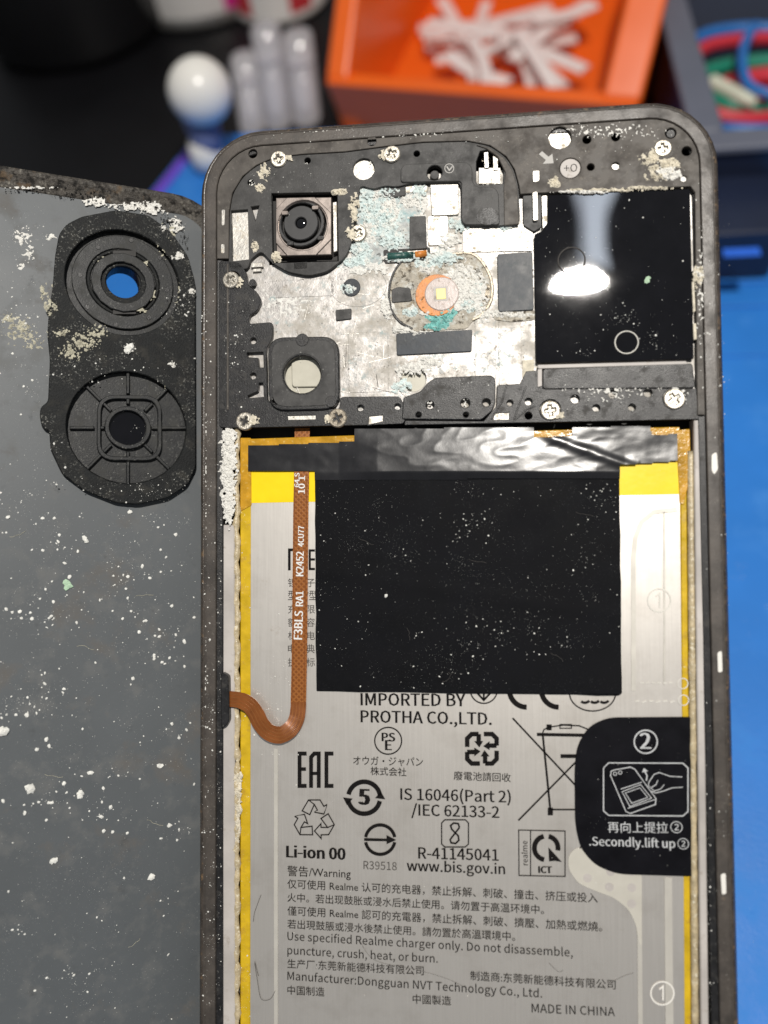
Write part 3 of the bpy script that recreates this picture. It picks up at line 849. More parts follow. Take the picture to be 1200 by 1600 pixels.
plate('amber_flap', PHONE, [(1056, 672), (1078, 670), (1080, 740), (1068, 790), (1062, 786)], BZ + .14, .3, M_amber, bat, r=.2, bev=.1)
plate('amber_flap', PHONE, [(380, 686), (556, 680), (556, 692), (384, 698)], BZ + .06, .3, M_amber, bat, bev=.1)
plate('amber_flap', PHONE, [(832, 673), (896, 671), (896, 683), (832, 684)], BZ + .1, .3, M_amber, bat, bev=.1)
plate('amber_flap', PHONE, [(1012, 668), (1062, 667), (1062, 682), (1012, 680)], BZ + .1, .3, M_amber, bat, bev=.1)
# translucent pull film, embossed
for pts in ([(1038, 1372), (1050, 1372), (1054, 1760), (1041, 1760)], [(996, 1460), (1003, 1455), (1006, 1760), (998, 1760)], [(428, 1170), (434, 1170), (434, 1760), (428, 1760)]):
    plate('film_edge', PHONE, pts, LZ + .015, .02, M_gloss, bat, bev=.008)
i = Ink(PHONE, LZ + .01)
i.line([(990, 1080), (990, 870), (993, 840), (1003, 815), (1022, 800), (1058, 796)], 7)
i.line([(1038, 800), (1038, 1070)], 3)
i.out('film_edge', M_gloss, bat)
o2 = P2(PHONE, [(905, 1322), (925, 1345), (960, 1360), (1003, 1364), (1003, 1480), (997, 1470), (994, 1445), (982, 1421), (960, 1403), (930, 1392), (903, 1380), (888, 1358), (888, 1335)], LZ)
slab(G(), rounded(o2, .8), LZ - .02, LZ + .02, (), .01).out('film_patch', M_filmpatch, bat)
g = G()
for x, y in ((918, 1372), (952, 1386), (987, 1387), (987, 1412), (954, 1362), (987, 1362)):
    flat_poly(g, C2(PHONE, x, y, 7, LZ + .03, 14), LZ + .03)
g.out('dot_print', M_wstrip, bat)
for (x, y, z_, mt) in ((1030, 938, .02, M_embos), (1035, 1552, .03, M_white)):
    i = Ink(PHONE, LZ + z_); i.ring(x, y, 18, 2.2); i.line([(x - 5, y - 6), (x + 1, y - 11), (x + 1, y + 11)], 2.4); i.out('embossed_one', mt, bat)
i = Ink(PHONE, LZ + .02); i.ring(1067, 1068, 8, 1.6).ring(1068, 1094, 8, 1.6)
for k in range(6): i.line([(1000 + k * 9, 1067), (1006 + k * 9, 1067)], 1.6); i.line([(992 + k * 11, 1096 + (k % 2) * 2), (999 + k * 11, 1095)], 1.8)
i.out('embossed_one', M_embos, bat)
# ---- print on the label
def tx(s, a, b, h=1.0, bold=0.0, m=None, font=True): return text(PHONE, LZ + .012, s, a, b, m or M_ink, lab, h, bold, 'printed_text', font)
tx('IMPORTED BY', (564, 1102), (727, 1103.5), 1.0, .008)
tx('PROTHA CO.,LTD.', (564, 1128.5), (768, 1132.5), 1.0, .008)
tx('オウガ・ジャパン', (552, 1194), (661, 1196.5), 1.1, .004)
tx('株式会社', (579, 1210), (635, 1212), 1.0, .004)
tx('廢電池請回收', (709, 1217.5), (798, 1221), 1.0, .006)
tx('IS 16046(Part 2)', (626, 1249.6), (798, 1254), 1.0, .006)
tx('/IEC 62133-2', (643, 1274), (780, 1278), 1.0, .006)
tx('R-41145041', (654, 1341.5), (779, 1345), 1.0, .006)
tx('www.bis.gov.in', (636, 1360.5), (789, 1366), 1.0, .006)
tx('R39518', (568, 1358), (620, 1360), 1.05, 0, M_inkg)
tx('Li-ion 00', (448, 1339.5), (539, 1343.5), 1.0, .016)
tx('警告/Warning', (449, 1367.5), (548, 1371.5), 1.0, .0)
rows = [('仅可使用 Realme 认可的充电器，禁止拆解、刺破、撞击、挤压或投入', (449, 1387), (934, 1409.5)),
        ('火中。若出现鼓胀或浸水后禁止使用。请勿置于高温环境中。', (449, 1408), (850, 1427.5)),
        ('僅可使用 Realme 認可的充電器，禁止拆解、刺破、擠壓、加熱或燃燒。', (449, 1429), (941, 1454.5)),
        ('若出現鼓脹或浸水後禁止使用。請勿置於高溫環境中。', (449, 1449.5), (805, 1469.5)),
        ('Use specified Realme charger only. Do not disassemble,', (449, 1469), (895, 1495)),
        ('puncture, crush, heat, or burn.', (449, 1491), (684, 1504.5)),
        ('生产厂:东莞新能德科技有限公司', (449, 1511.5), (662, 1523)),
        ('制造商:东莞新能德科技有限公司', (735, 1530.5), (962, 1545)),
        ('Manufacturer:Dongguan NVT Technology Co., Ltd.', (449, 1531), (847, 1559)),
        ('中国制造', (449, 1553), (507, 1556)), ('中國製造', (645, 1567), (705, 1570)), ('MADE IN CHINA', (831, 1582), (961, 1588))]
for s, a, b in rows: tx(s, a, b, 1.0, 0)
for k, s in enumerate(('锂离子', '型号/型', '充电限', '额定容', '标称电', '电池典', '执行标')):
    y = 916 + k * 20.7
    tx(s, (450, y), (492 if len(s) == 3 else 496, y), 1.0 if len(s) == 3 else 1.15, 0, M_inkg)
IK = LZ + .014
i = Ink(PHONE, IK); i.line([(452, 891), (452, 859), (463, 859)], 4).line([(492, 860), (484, 860), (484, 874), (492, 874)], 3.4).line([(484, 876), (484, 889), (492, 889)], 3.4); i.out('printed_letters', M_ink, lab)
i = Ink(PHONE, IK); i.ring(606.5, 1157.5, 21, 2); i.out('printed_mark', M_ink, lab)
tx('PS', (597, 1158), (617, 1158.5), .95, .014); tx('E', (602.5, 1172), (611.5, 1172.2), 1.0, .016)
# four arrow square
i = Ink(PHONE, IK); cx, cy = 753, 1170
for a in range(4):
    def q(x, y, a=a):
        c_, s_ = math.cos(a * PI / 2), math.sin(a * PI / 2)
        return (cx + x * c_ - y * s_, cy + x * s_ + y * c_)
    i.line([q(-23, -3), q(-23, -16), q(-16, -23), q(-5, -23)], 7)
    i.line([q(-5, -23), q(-5, -12)], 7)
    i.fill([q(-12, -12), q(2, -12), q(-4, -2)])
i.out('printed_mark', M_ink, lab)
# ring of five years
i = Ink(PHONE, IK); i.ring(569, 1246.5, 25, 7, a0=12, a1=170).ring(569, 1246.5, 25, 7, a0=192, a1=352)
i.fill([(586, 1247), (602, 1249), (595, 1237)]).fill([(536, 1246), (551, 1248), (542, 1258)]); i.out('printed_mark', M_ink, lab)
tx('5', (562, 1257), (576, 1257.5), 1.1, .03)
# split ring with arrow
i = Ink(PHONE, IK); i.ring(594, 1312, 23, 5, a0=10, a1=170).ring(594, 1312, 23, 5, a0=190, a1=350)
i.fill([(569, 1309.5), (604, 1310.5), (604, 1305), (619, 1312.5), (604, 1319), (604, 1314.5), (569, 1314)]); i.out('printed_mark', M_ink, lab)
# rounded square with loop
i = Ink(PHONE, IK)
i.line([(695, 1281), (727, 1281), (732, 1286), (732, 1319), (727, 1323.5), (695, 1323.5), (690, 1319), (690, 1286)], 1.8, True)
i.line([(718, 1293), (716, 1287), (709, 1286), (704, 1290), (706, 1296), (716, 1306), (717, 1313), (712, 1318), (705, 1317), (703, 1311)], 2.6)
i.line([(718, 1293), (704, 1311)], 2.6); i.out('printed_mark', M_ink, lab)
# box with Q arrow
i = Ink(PHONE, IK); i.line([(810.5, 1297), (883, 1298.5), (883, 1369.5), (811, 1368)], 1.6, True).line([(829, 1297.5), (829, 1368.5)], 1.6)
i.ring(853.5, 1325, 18.5, 7.5, a0=100, a1=258).ring(853.5, 1325, 18.5, 7.5, a0=282, a1=372)
i.fill([(857, 1324), (878, 1347), (867, 1345), (858, 1346)]); i.out('printed_mark', M_ink, lab)
tx('ICT', (842, 1364), (862, 1364.5), 1.0, .02)
tx('realme', (825, 1352), (824, 1314), 1.0, .0)
# crossed-out bin
i = Ink(PHONE, IK)
i.line([(801, 1122), (930, 1260)], 2.6).line([(810, 1282), (930, 1160)], 2.6)
i.line([(848, 1147), (860, 1266)], 3.2).line([(858, 1265), (920, 1265)], 2.4).rect(856, 1262, 864, 1274)
i.line([(839, 1147.5), (920, 1149)], 5).line([(848, 1145), (850, 1140), (858, 1136), (880, 1133), (905, 1134), (920, 1140)], 2)
i.line([(875, 1132), (893, 1132), (893, 1138), (875, 1138)], 1.6, True).rect(854, 1132, 862, 1141).line([(876, 1181.5), (915, 1181.5)], 6)
i.line([(914, 1150), (905, 1265)], 3.2)
i.out('printed_mark', M_ink, lab)
# CE arcs, circle marks running under the black sheet
i = Ink(PHONE, IK); i.ring(823, 1078, 27, 8, a0=90, a1=200).ring(873, 1078, 27, 8, a0=90, a1=200); i.out('printed_mark', M_ink, lab)
i = Ink(PHONE, IK); i.ring(756, 1078, 21, 2).line([(745, 1082), (756, 1094), (767, 1082)], 3).line([(756, 1075), (756, 1094)], 3); i.out('printed_mark', M_ink, lab)
i = Ink(PHONE, IK); i.ring(926, 1083, 36, 2, 28)
for k in range(3): i.ring(914 + k * 15, 1089, 9, 4, a0=40, a1=130)
i.out('printed_mark', M_ink, lab)
i = Ink(PHONE, IK); i.ring(932, 1337, 28, 2.2); i.out('printed_mark', M_inkg, lab)
# block letters EAC
i = Ink(PHONE, IK)
i.line([(479, 1177.5), (468, 1177.5), (468, 1228), (479, 1228)], 6).rect(468, 1199, 478, 1204.5)
i.line([(486, 1231), (486, 1183), (491, 1177.5), (498, 1177.5), (498, 1231)], 6).rect(486, 1206, 498, 1211)
i.line([(521, 1177.5), (510, 1177.5), (510, 1228), (521, 1228)], 6); i.out('printed_letters', M_ink, lab)
# three chasing arrows
i = Ink(PHONE, IK); cx, cy = 491, 1281
for a in range(3):
    def q(x, y, a=a):
        c_, s_ = math.cos(a * 2.0944), math.sin(a * 2.0944)
        return (cx + x * c_ - y * s_, cy + x * s_ + y * c_)
    i.line([q(-19, -14), q(-9, -31), q(9, -31), q(15, -21), q(20, -24), q(15, -9), q(0, -12), q(5, -15), q(0, -24), q(-7, -8)], 1.7, True)
    i.line([q(-9, -31), q(0, -24)], 1.5)
i.out('printed_mark', M_ink, lab)
# creases, dirt marks on the label
rnd = random.Random(5)
for pts in ([(560, 1465), (585, 1500), (650, 1515), (700, 1530), (730, 1545)], [(858, 1505), (872, 1518), (880, 1516)], [(955, 1535), (975, 1525), (990, 1520)]):
    g = G(); tube(g, catmull([Vector((*p, LZ + .0)) for p in P2(PHONE, pts, LZ)], 6), .018, 6); g.out('label_crease', M_inkg, bat, smooth=True)
for pts in ([(404, 1525), (398, 1502)], [(398, 1505), (402, 1530), (408, 1560), (422, 1561), (430, 1548)], [(396, 1440), (398, 1425), (408, 1398)]):
    g = G(); tube(g, catmull([Vector((*p, LZ + .04)) for p in P2(PHONE, pts, LZ)], 6), .035, 5); g.out('hair_fibre', M_inkg, bat)
# ---- pull tab
tb = [(1089, 1120), (950, 1121), (920, 1135), (902, 1165), (898, 1200), (899, 1288), (907, 1325), (930, 1352), (965, 1366), (1090, 1370)]
tab = plate('pull_tab', PHONE, tb, BZ + .28, .08, M_tab, bat, r=1.3, bev=.03)
TZ = BZ + .295
i = Ink(PHONE, TZ); i.ring(1009, 1159, 18, 2.2); i.out('printed_mark', M_winkg, tab)
text(PHONE, TZ, '2', (1001, 1170), (1017, 1170), M_winkg, tab, 1.0, .01)
text(PHONE, TZ, '再向上提拉', (950, 1299.5), (1044, 1300.5), M_winkg, tab, 1.0, .008)
text(PHONE, TZ, '②', (1048, 1300.5), (1067, 1300.5), M_winkg, tab)
text(PHONE, TZ, '.Secondly.lift up', (921, 1321), (1055, 1325), M_winkg, tab, 1.05, .008)
text(PHONE, TZ, '②', (1059, 1326), (1077, 1326), M_winkg, tab)
i = Ink(PHONE, TZ)
i.line([(951, 1192), (1067, 1192.5), (1075, 1200), (1075, 1268), (1067, 1275), (951, 1274), (943, 1267), (943, 1200)], 1.8, True)
i.line([(955, 1205), (960, 1203), (985, 1198.5), (992, 1202), (1025, 1248), (1024, 1257), (985, 1271), (978, 1268), (954, 1212)], 1.5, True)
i.line([(970, 1233), (1003, 1222)], 1.3).line([(972, 1237), (1001, 1226), (1018, 1247), (984, 1260)], 1.2, True).line([(977, 1239), (1000, 1231), (1012, 1246), (987, 1255)], 1.2, True)
i.line([(981, 1263), (1024, 1249)], 1.2).ring(961, 1209, 2.6, 1.2).ring(969, 1207, 2.6, 1.2)
i.line([(1066, 1214), (1047, 1213), (1030, 1207), (1022, 1210), (1014, 1222), (1013, 1228), (1017, 1231), (1025, 1226), (1028, 1219)], 1.4)
i.line([(1067, 1230), (1050, 1231), (1037, 1236), (1024, 1239), (1015, 1235)], 1.4).line([(1017, 1231), (1022, 1236), (1032, 1233), (1038, 1226)], 1.2)
i.line([(1010, 1220), (1011, 1212), (1008, 1206)], 2.2).fill([(1003, 1207), (1006, 1200), (1013, 1205)])
i.out('printed_mark', M_winkg, tab)

# ------------------------------------------------------------------ black sheet with crinkled glossy tape
sheet = thing('black_sheet', PHONE, 'matte black rectangular sheet taped over the battery by crinkled glossy black tape', 'black sheet', loc=(0, 0, 0))
SZ = BZ + .24
rnd = random.Random(9)
def rough_edge(pts, n, j):
    out = []
    for a_, b_ in zip(pts, pts[1:] + pts[:1]):
        for k in range(n): out.append((a_[0] + (b_[0] - a_[0]) * k / n + rnd.uniform(-j, j), a_[1] + (b_[1] - a_[1]) * k / n + rnd.uniform(-j, j)))
    return out
plate('sheet_panel', PHONE, rough_edge([(492, 742), (968, 738), (972, 1083), (966, 1087), (494, 1080)], 14, .7), SZ, .14, M_sheet, sheet, r=.15, bev=.02)
sf = ripple_plate('sheet_face', [(493.4, 742), (966.6, 738.5), (970, 1084), (495.6, 1078)], SZ + .05, M_sheet, sheet, .10, .07, .9, 5)
cr = unp(PHONE, 970, 1084, SZ); cl2 = unp(PHONE, 495, 1078, SZ)
for q in sf.data.vertices:                        # lifted corners and a shallow crease
    q.co.z += .35 * math.exp(-((q.co.x - cr.x) ** 2 + (q.co.y - cr.y) ** 2) / 14) + .2 * math.exp(-((q.co.x - cl2.x) ** 2 + (q.co.y - cl2.y) ** 2) / 9)
    q.co.z += .07 * math.exp(-(((q.co.y + 70) * .8 + (q.co.x - 40) * .12) / .5) ** 2) + .06 * math.exp(-(((q.co.x - 30) - (q.co.y + 70) * .2) / .6) ** 2)
def inside(p, poly):
    c = False
    for a, b in zip(poly, poly[1:] + poly[:1]):
        if (a[1] > p[1]) != (b[1] > p[1]) and p[0] < (b[0] - a[0]) * (p[1] - a[1]) / (b[1] - a[1]) + a[0]: c = not c
    return c
tp = [(388, 697), (553, 690), (554, 671), (833, 667), (835, 684), (893, 682), (894, 669), (1016, 665), (1018, 681), (1058, 678), (1058, 720), (968, 727), (968, 748), (492, 750), (492, 737), (388, 735)]
def tape_h(x, y):
    n_ = lambda a_, b_, s_: noise.noise(Vector((x * a_, y * b_, s_)))
    t = (y - 668) / 72
    w = min(1, max(0, (x - 530) / 60)) * min(1, max(.25, (990 - x) / 60))
    h = (.10 + .50 * w) * max(0, t)                                   # the strip climbs onto the sheet edge
    h += w * (  .17 * n_(.005, .022, 1) + .055 * noise.noise(Vector((x * .016 + y * .028, y * .045 - x * .005, 4))))
    h += w * .035 * (1 - abs(noise.noise(Vector((x * .018 + y * .045, y * .03 - x * .012, 14))))) ** 3
    h += w * .012 * noise.noise(Vector((x * .05 + y * .06, y * .07 - x * .03, 7)))
    h += (1 - w) * (.08 * n_(.02, .03, 3) + .02 * n_(.07, .08, 5))
    if 838 < x < 1000: h += .20 * math.exp(-((y - (684 + (x - 860) * .36)) / 8) ** 2) * min(1, (x - 838) / 25)   # diagonal fold
    return h
st = 2.0
vid = {}; v = []; f = []
xs = [388 + i * st for i in range(336)]; ys = [664 + i * st for i in range(44)]
def vtx(x, y):
    k = (x, y)
    if k not in vid:
        q = unp(PHONE, x, y, SZ + .02)
        vid[k] = len(v); v.append((q.x, q.y, SZ + .12 + tape_h(x, y) * max(0.0, min(1, (751 - y) / 13))))
    return vid[k]
for x in xs:
    for y in ys:
        if inside((x + st / 2, y + st / 2), tp): f.append((vtx(x, y + st), vtx(x + st, y + st), vtx(x + st, y), vtx(x, y)))
mesh('glossy_tape', v, f, M_tape, sheet, smooth=True)

# ------------------------------------------------------------------ ribbon cable
cable = thing('ribbon_cable', PHONE, 'orange brown flat ribbon cable running down the battery and hooking left', 'ribbon cable', loc=(0, 0, 0))
FZ = BZ + .30
def ribbon(name, pts, w, th, mat, parent, zs, off=0.0):
    path = catmull([Vector((*p, z)) for p, z in zip(P2(PHONE, pts, FZ), zs)], 8)
    n = len(path); v = []; f = []
    for k in range(n):
        t = (path[min(n - 1, k + 1)] - path[max(0, k - 1)]); t.z = 0; t.normalize()
        nr = Vector((-t.y, t.x, 0))
        c = path[k] + nr * off
        ww = w[k * (len(w) - 1) // (n - 1)] if isinstance(w, list) else w
        for s, dz in ((-1, 0), (1, 0), (1, -th), (-1, -th)):
            v.append(c + nr * s * ww / 2 + Vector((0, 0, dz)))
    for k in range(n - 1):
        for j in range(4):
            l = (j + 1) % 4
            f.append((k * 4 + j, k * 4 + l, k * 4 + 4 + l, k * 4 + 4 + j))
    f.append((0, 1, 2, 3)); f.append(tuple(range(n * 4 - 1, n * 4 - 5, -1)))
    return mesh(name, v, f, mat, parent)
ribbon('cable_strip', [(471, 668), (471, 700), (471, 725), (471, 742), (471, 755), (470, 800), (469, 900), (468, 1000), (467, 1060), (466, 1098)], 2.3, .10, M_flex, cable, [BZ - .3, BZ + .08, BZ + .12, FZ - .01, FZ, FZ, FZ, FZ, FZ, FZ])
HP_ = [(466, 1097), (466, 1105), (464, 1122), (456, 1137), (441, 1146), (424, 1142), (411, 1128), (403, 1112), (393, 1099), (379, 1092), (362, 1090), (354, 1089)]
HZ_ = [FZ, FZ + .05, FZ + .3, FZ + .6, FZ + .9, FZ + 1.1, FZ + 1.2, FZ + 1.2, FZ + 1.2, FZ + 1.2, FZ + 1.0, FZ + .8]
ribbon('cable_hook', HP_, [2.3] * 3 + [2.4, 2.5, 2.5, 2.5, 2.45, 2.4, 2.3, 2.2, 2.1], .14, M_flexplain, cable, HZ_)
for off in (-.75, -.25, .25, .75):
    ribbon('copper_trace', HP_, .13, .05, M_flextrace, cable, [z_ + .035 for z_ in HZ_], off)
for dx in (-10.0, 8.5):
    i = Ink(PHONE, FZ + .01); i.line([(470 + dx, 750), (470 + dx, 800), (468 + dx, 1000), (466.3 + dx, 1095)], 1.2); i.out('cable_trace', M_flexplain, cable)
strip = cable.children[0]
FT = FZ + .035
for s, a, b in (('F3BLS', (472, 999), (473.5, 955)), ('RA1', (473.5, 947), (474, 924)), ('K2452', (474, 900), (474.5, 862)), ('4CU77', (474.5, 854), (475, 822))):
    text(PHONE, FT, s, a, b, M_winkk, strip, 1.15, .012, font=False)
text(PHONE, FT, '64.S', (467.5, 761), (468, 739), M_winkk, strip, .9, .01)
text(PHONE, FT, '10 1', (476, 771), (476.5, 744), M_winkk, strip, .9, .01)
# ------------------------------------------------------------------ back cover propped open on the left
cover = thing('back_cover', COVER, 'removed phone back cover lying inside up, grey with two black camera rings', 'back cover', loc=(0, 0, 0))
CX0, CX1, CY1 = -74.0, 1.2, unp(COVER, 150, 283, .3).y
CY0 = CY1 - 164
def crect(d, r=9.5, n=9, extra=0):
    x0, x1, y0, y1, r = CX0 + d, CX1 - d, CY0 + d, CY1 - d - extra, max(r - d, 1.0)
    out = []
    for cx, cy, a in ((x1 - r, y1 - r, 0), (x0 + r, y1 - r, 90), (x0 + r, y0 + r, 180), (x1 - r, y0 + r, 270)):
        for i in range(n + 1):
            t = math.radians(a + 90 * i / n)
            out.append((cx + r * math.cos(t), cy + r * math.sin(t)))
    return out
def K(px, py, r, n=30, k=1.0, z=0): return C2(COVER, px, py, r, z, n, k)
hole1 = K(192, 442, 27)
slab(G(), crect(1.0), -1.3, -.12, [hole1], .1).out('outer_shell', M_cshell, cover)
loft('curved_rim', [(2.4, -1.3), (.9, -1.25), (.2, -.7), (0, .0), (.08, .5), (.4, .72), (.9, .66), (2.2, .16), (2.9, -.02), (3.0, -.2)], M_cshell, cover, ringf=crect)
slab(G(), crect(1.35, 8.5, extra=1.7), -.2, .0, [hole1], .03).out('inner_sheet', M_cin, cover)
# black foam pad round both rings
FILM = 1.45
pad = [(92, 366), (104, 350), (128, 338), (181, 328), (232, 336), (268, 362), (294, 400), (305, 440), (306, 730), (292, 758), (262, 778), (215, 788), (180, 785), (132, 766), (97, 740), (79, 702), (77, 672), (66, 668), (62, 650), (63, 636), (75, 628), (78, 560), (74, 520), (76, 490), (82, 450), (86, 400)]
R1, R2 = (193, 441), (200, 668)
slab(G(), rounded(P2(COVER, pad, FILM), .6, 3), .0, FILM, [K(*R1, 89, 40, .97, FILM), K(*R2, 94, 40, .98, FILM)], .12).out('foam_pad', M_cfilm, cover)
# upper ring
def ringc(name, c, r0, r1, z0, z1, mat, k0=.97, n=40, bev=.1, n1=None):
    return slab(G(), K(*c, r0, n, k0, z1), z0, z1, [K(*c, r1, n1 or n, k0, z1)], bev).out(name, mat, cover)
ringc('ring_floor', R1, 91, 29, .0, .12, M_cring)
ringc('ring_step', R1, 79, 57, .1, .72, M_cring)
ringc('ring_ridge', R1, 56.5, 51, .1, .45, M_cfilm)
ringc('inner_collar', R1, 50, 35, .1, 1.1, M_cring, n=16, n1=16)
ringc('inner_collar_step', R1, 37, 27.5, -.2, .55, M_cfilm)
ringc('lens_tube', R1, 30, 26.5, -3.2, .2, M_blk, n=30)
g = G(); p2 = K(*R1, 26.6, 30, .97, 0); flat_poly(g, p2, -3.0); g2 = g
for dy in (-45, 45):
    plate('collar_slot', COVER, [(176, R1[1] + dy - 5), (213, R1[1] + dy - 5), (213, R1[1] + dy + 5), (176, R1[1] + dy + 5)], .75, .5, M_floor, cover, r=.2)
for a in range(0, 360, 45):
    x, y = R1[0] + 69 * math.cos(math.radians(a + 10)), R1[1] + 67 * math.sin(math.radians(a + 10))
    disc('ring_pin', COVER, x, y, 4, .78, .2, M_blk, cover, n=10, bev=.03)
# lower ring: spoked blind ring
ringc('ring_floor', R2, 95, 8, .0, .10, M_cring)
sq = rounded(P2(COVER, [(152, 617), (252, 618), (253, 720), (151, 719)], .8), 2.6, 6)
sqi = rounded(P2(COVER, [(158, 623), (246, 624), (247, 714), (157, 713)], .8), 2.2, 6)
slab(G(), sq, .05, .95, [sqi], .1).out('square_ridge', M_cring, cover)
ringc('hub_ridge', R2, 36, 29, .05, 1.05, M_cring)
g = G(); flat_poly(g, K(*R2, 30, 30, .97, .2), .2); g.out('hub_window', M_film, cover)
for a in range(0, 360, 45):
    for r0, r1 in ((37, 47 if a % 90 == 0 else 54), (53 if a % 90 == 0 else 60, 91)):
        u = (math.cos(math.radians(a)), math.sin(math.radians(a)))
        w = 2.4
        pts = [(R2[0] + u[0] * r0 - u[1] * w, R2[1] + u[1] * r0 + u[0] * w), (R2[0] + u[0] * r1 - u[1] * w, R2[1] + u[1] * r1 + u[0] * w), (R2[0] + u[0] * r1 + u[1] * w, R2[1] + u[1] * r1 - u[0] * w), (R2[0] + u[0] * r0 + u[1] * w, R2[1] + u[1] * r0 - u[0] * w)]
        plate('spoke', COVER, pts, .85, .8, M_cring, cover, bev=.1)
# pale mineral stains on and left of the pad
def blotch(name, frame, px, py, rx, ry, z, mat, parent, seed, th=.05):
    c = unp(frame, px, py, z); k = pxmm(frame, px, py, z)
    pts = []
    for i_ in range(40):
        a = 2 * PI * i_ / 40
        q = 1 + .45 * noise.noise(Vector((math.cos(a) * 1.6, math.sin(a) * 1.6, seed))) + .25 * noise.noise(Vector((math.cos(a) * 5, math.sin(a) * 5, seed + 9)))
        pts.append((c.x + rx * k * q * math.cos(a), c.y + ry * k * q * math.sin(a)))
    return slab(G(), pts, z - th, z, (), .03).out(name, mat, parent)
g = G(); tube(g, catmull([Vector((*p, .58)) for p in P2(COVER, [(283, 500), (275, 520), (284, 545), (287, 570), (286, 605), (295, 617), (305, 625)], .58)], 6), .16, 6); g.out('dried_drip', M_stain, cover, smooth=True)
# ------------------------------------------------------------------ desk, mat and what stands behind
def dk(px, py, z=0.0): return unp(DESK, px, py, z)
def box(g, x0, x1, y0, y1, z0, z1, b=1.0):
    slab(g, rounded([(x0, y0), (x1, y0), (x1, y1), (x0, y1)], b * 2, 3), z0, z1, (), b * .5)
g = G(); g.add([(-1500, -700, 0), (1500, -700, 0), (1500, 1800, 0), (-1500, 1800, 0)], [(0, 1, 2, 3)])
props(g.out('desk_top', M_desk, None, DESK), kind='structure')
a, b = dk(225, 310, 3), dk(296, 222, 3)
d = (b - a).normalized()
lo = a - d * 330
mt = [(lo.x, lo.y), (b.x + d.x * 4, b.y + d.y * 4), (b.x + d.x * 4 + 420, b.y + d.y * 4 - 18), (lo.x + 440, lo.y)]
slab(G(), rounded(mt, 8, 5), .05, MAT_T, (), .8).out('repair_mat', M_mat, None, DESK)
matobj = props(bpy.data.objects['repair_mat'], kind='structure')
e0, e1 = Vector((lo.x + 2, lo.y, 0)), Vector((b.x + 1.5, b.y - 2, 0))
sd = Vector((d.y, -d.x, 0)) * 3.2
slab(G(), [(e0.x, e0.y), ((e0 + sd).x, (e0 + sd).y), ((e1 + sd).x, (e1 + sd).y), (e1.x, e1.y)], MAT_T - .5, MAT_T + 1.0, (), .4).out('mat_edge_highlight', M_purple, matobj)  # added rim strip, coloured to paint the purple highlight along this edge
matobj.children[0].matrix_parent_inverse = Matrix()
rim = [Vector((*p, MAT_T)) for p in rounded(mt, 8, 5)]
for yy, hh in ((205, 1.0), (196, .8), (178, .6)):       # moulded ridges of the mat
    g = G(); slab(g, rounded([(48, yy), (300, yy - 6), (300, yy - 3.5), (48, yy + 2.5)], .8, 3), MAT_T - .3, MAT_T + hh, (), .3)
    r_ = g.out('mat_ridge', M_mat, matobj)
# wedge that carries the tilted phone
g = G(); y1 = 128
w_ = [(-16, 6, MAT_T), (26, 6, MAT_T), (26, y1, MAT_T), (-16, y1, MAT_T)]
t30 = math.tan(TILT)
w_ += [(-16, 6, MAT_T + LIFT + 6 * t30 - 1.4), (26, 6, MAT_T + LIFT + 6 * t30 - 1.4), (26, y1, MAT_T + LIFT + y1 * t30 - 1.4), (-16, y1, MAT_T + LIFT + y1 * t30 - 1.4)]
g.add(w_, [(3, 2, 1, 0), (4, 5, 6, 7), (0, 1, 5, 4), (1, 2, 6, 5), (2, 3, 7, 6), (3, 0, 4, 7)])
props(g.out('support_block', M_foam, None, DESK), kind='structure')

# orange bin with a low front lip
binn = thing('orange_bin', DESK, 'bright orange plastic parts bin holding white strips, behind the phone', 'bin', loc=(0, 0, 0))
fl_, fr_ = dk(506, 128, 22), dk(998, 165, 22)
ex = (fr_ - fl_); ex.z = 0; BWID = ex.length; ex.normalize(); ey = Vector((-ex.y, ex.x, 0))
def bp(u, vv, z): return tuple(Vector((fl_.x, fl_.y, 0)) + ex * u + ey * vv + Vector((0, 0, z)))
BD, BH, FT_ = 135, 62, 22
T_ = 7.0
def quadbox(name, c8, mat, parent):
    g = G(); g.add(c8, [(3, 2, 1, 0), (4, 5, 6, 7), (0, 1, 5, 4), (1, 2, 6, 5), (2, 3, 7, 6), (3, 0, 4, 7)])
    o = g.out(name, mat, parent)
    m = o.modifiers.new('b', 'BEVEL'); m.width = 1.4; m.segments = 3
    return o
FL = 1.5
def bb(u0, u1, v0, v1, z0, z1a, z1b, s=0):
    return [bp(u0 + s, v0 + s, z0), bp(u1 - s, v0 + s, z0), bp(u1 - s, v1, z0), bp(u0 + s, v1, z0), bp(u0, v0, z1a), bp(u1, v0, z1a), bp(u1, v1, z1b), bp(u0, v1, z1b)]
quadbox('bin_floor', bb(3, BWID - 3, 3, BD, .1, FL, FL), M_orange, binn)
quadbox('bin_front_lip', [bp(1, 7, .1), bp(BWID - 1, 7, .1), bp(BWID - 1, 13, .1), bp(1, 13, .1), bp(0, 0, FT_), bp(BWID, 0, FT_), bp(BWID, 7, FT_), bp(0, 7, FT_)], M_orange, binn)
def bin_wall(u0, u1, lean):
    prof = [(6, .1), (BD, .1), (BD, BH), (46, BH - 3), (2, FT_ + .5)]
    v = [bp(u0 + lean * (1 - z / BH), a_, z) for a_, z in prof] + [bp(u1 + lean * (1 - z / BH), a_, z) for a_, z in prof]
    n = len(prof)
    g = G(); g.add(v, [tuple(range(n)), tuple(reversed(range(n, 2 * n)))] + [(i_, i_ + n, (i_ + 1) % n + n, (i_ + 1) % n) for i_ in range(n)])
    o = g.out('bin_side_wall', M_orange, binn)
    m = o.modifiers.new('b', 'BEVEL'); m.width = 1.4; m.segments = 3
bin_wall(-2, T_ - 1, 3)
bin_wall(BWID - T_ - 2, BWID + 3, -4)
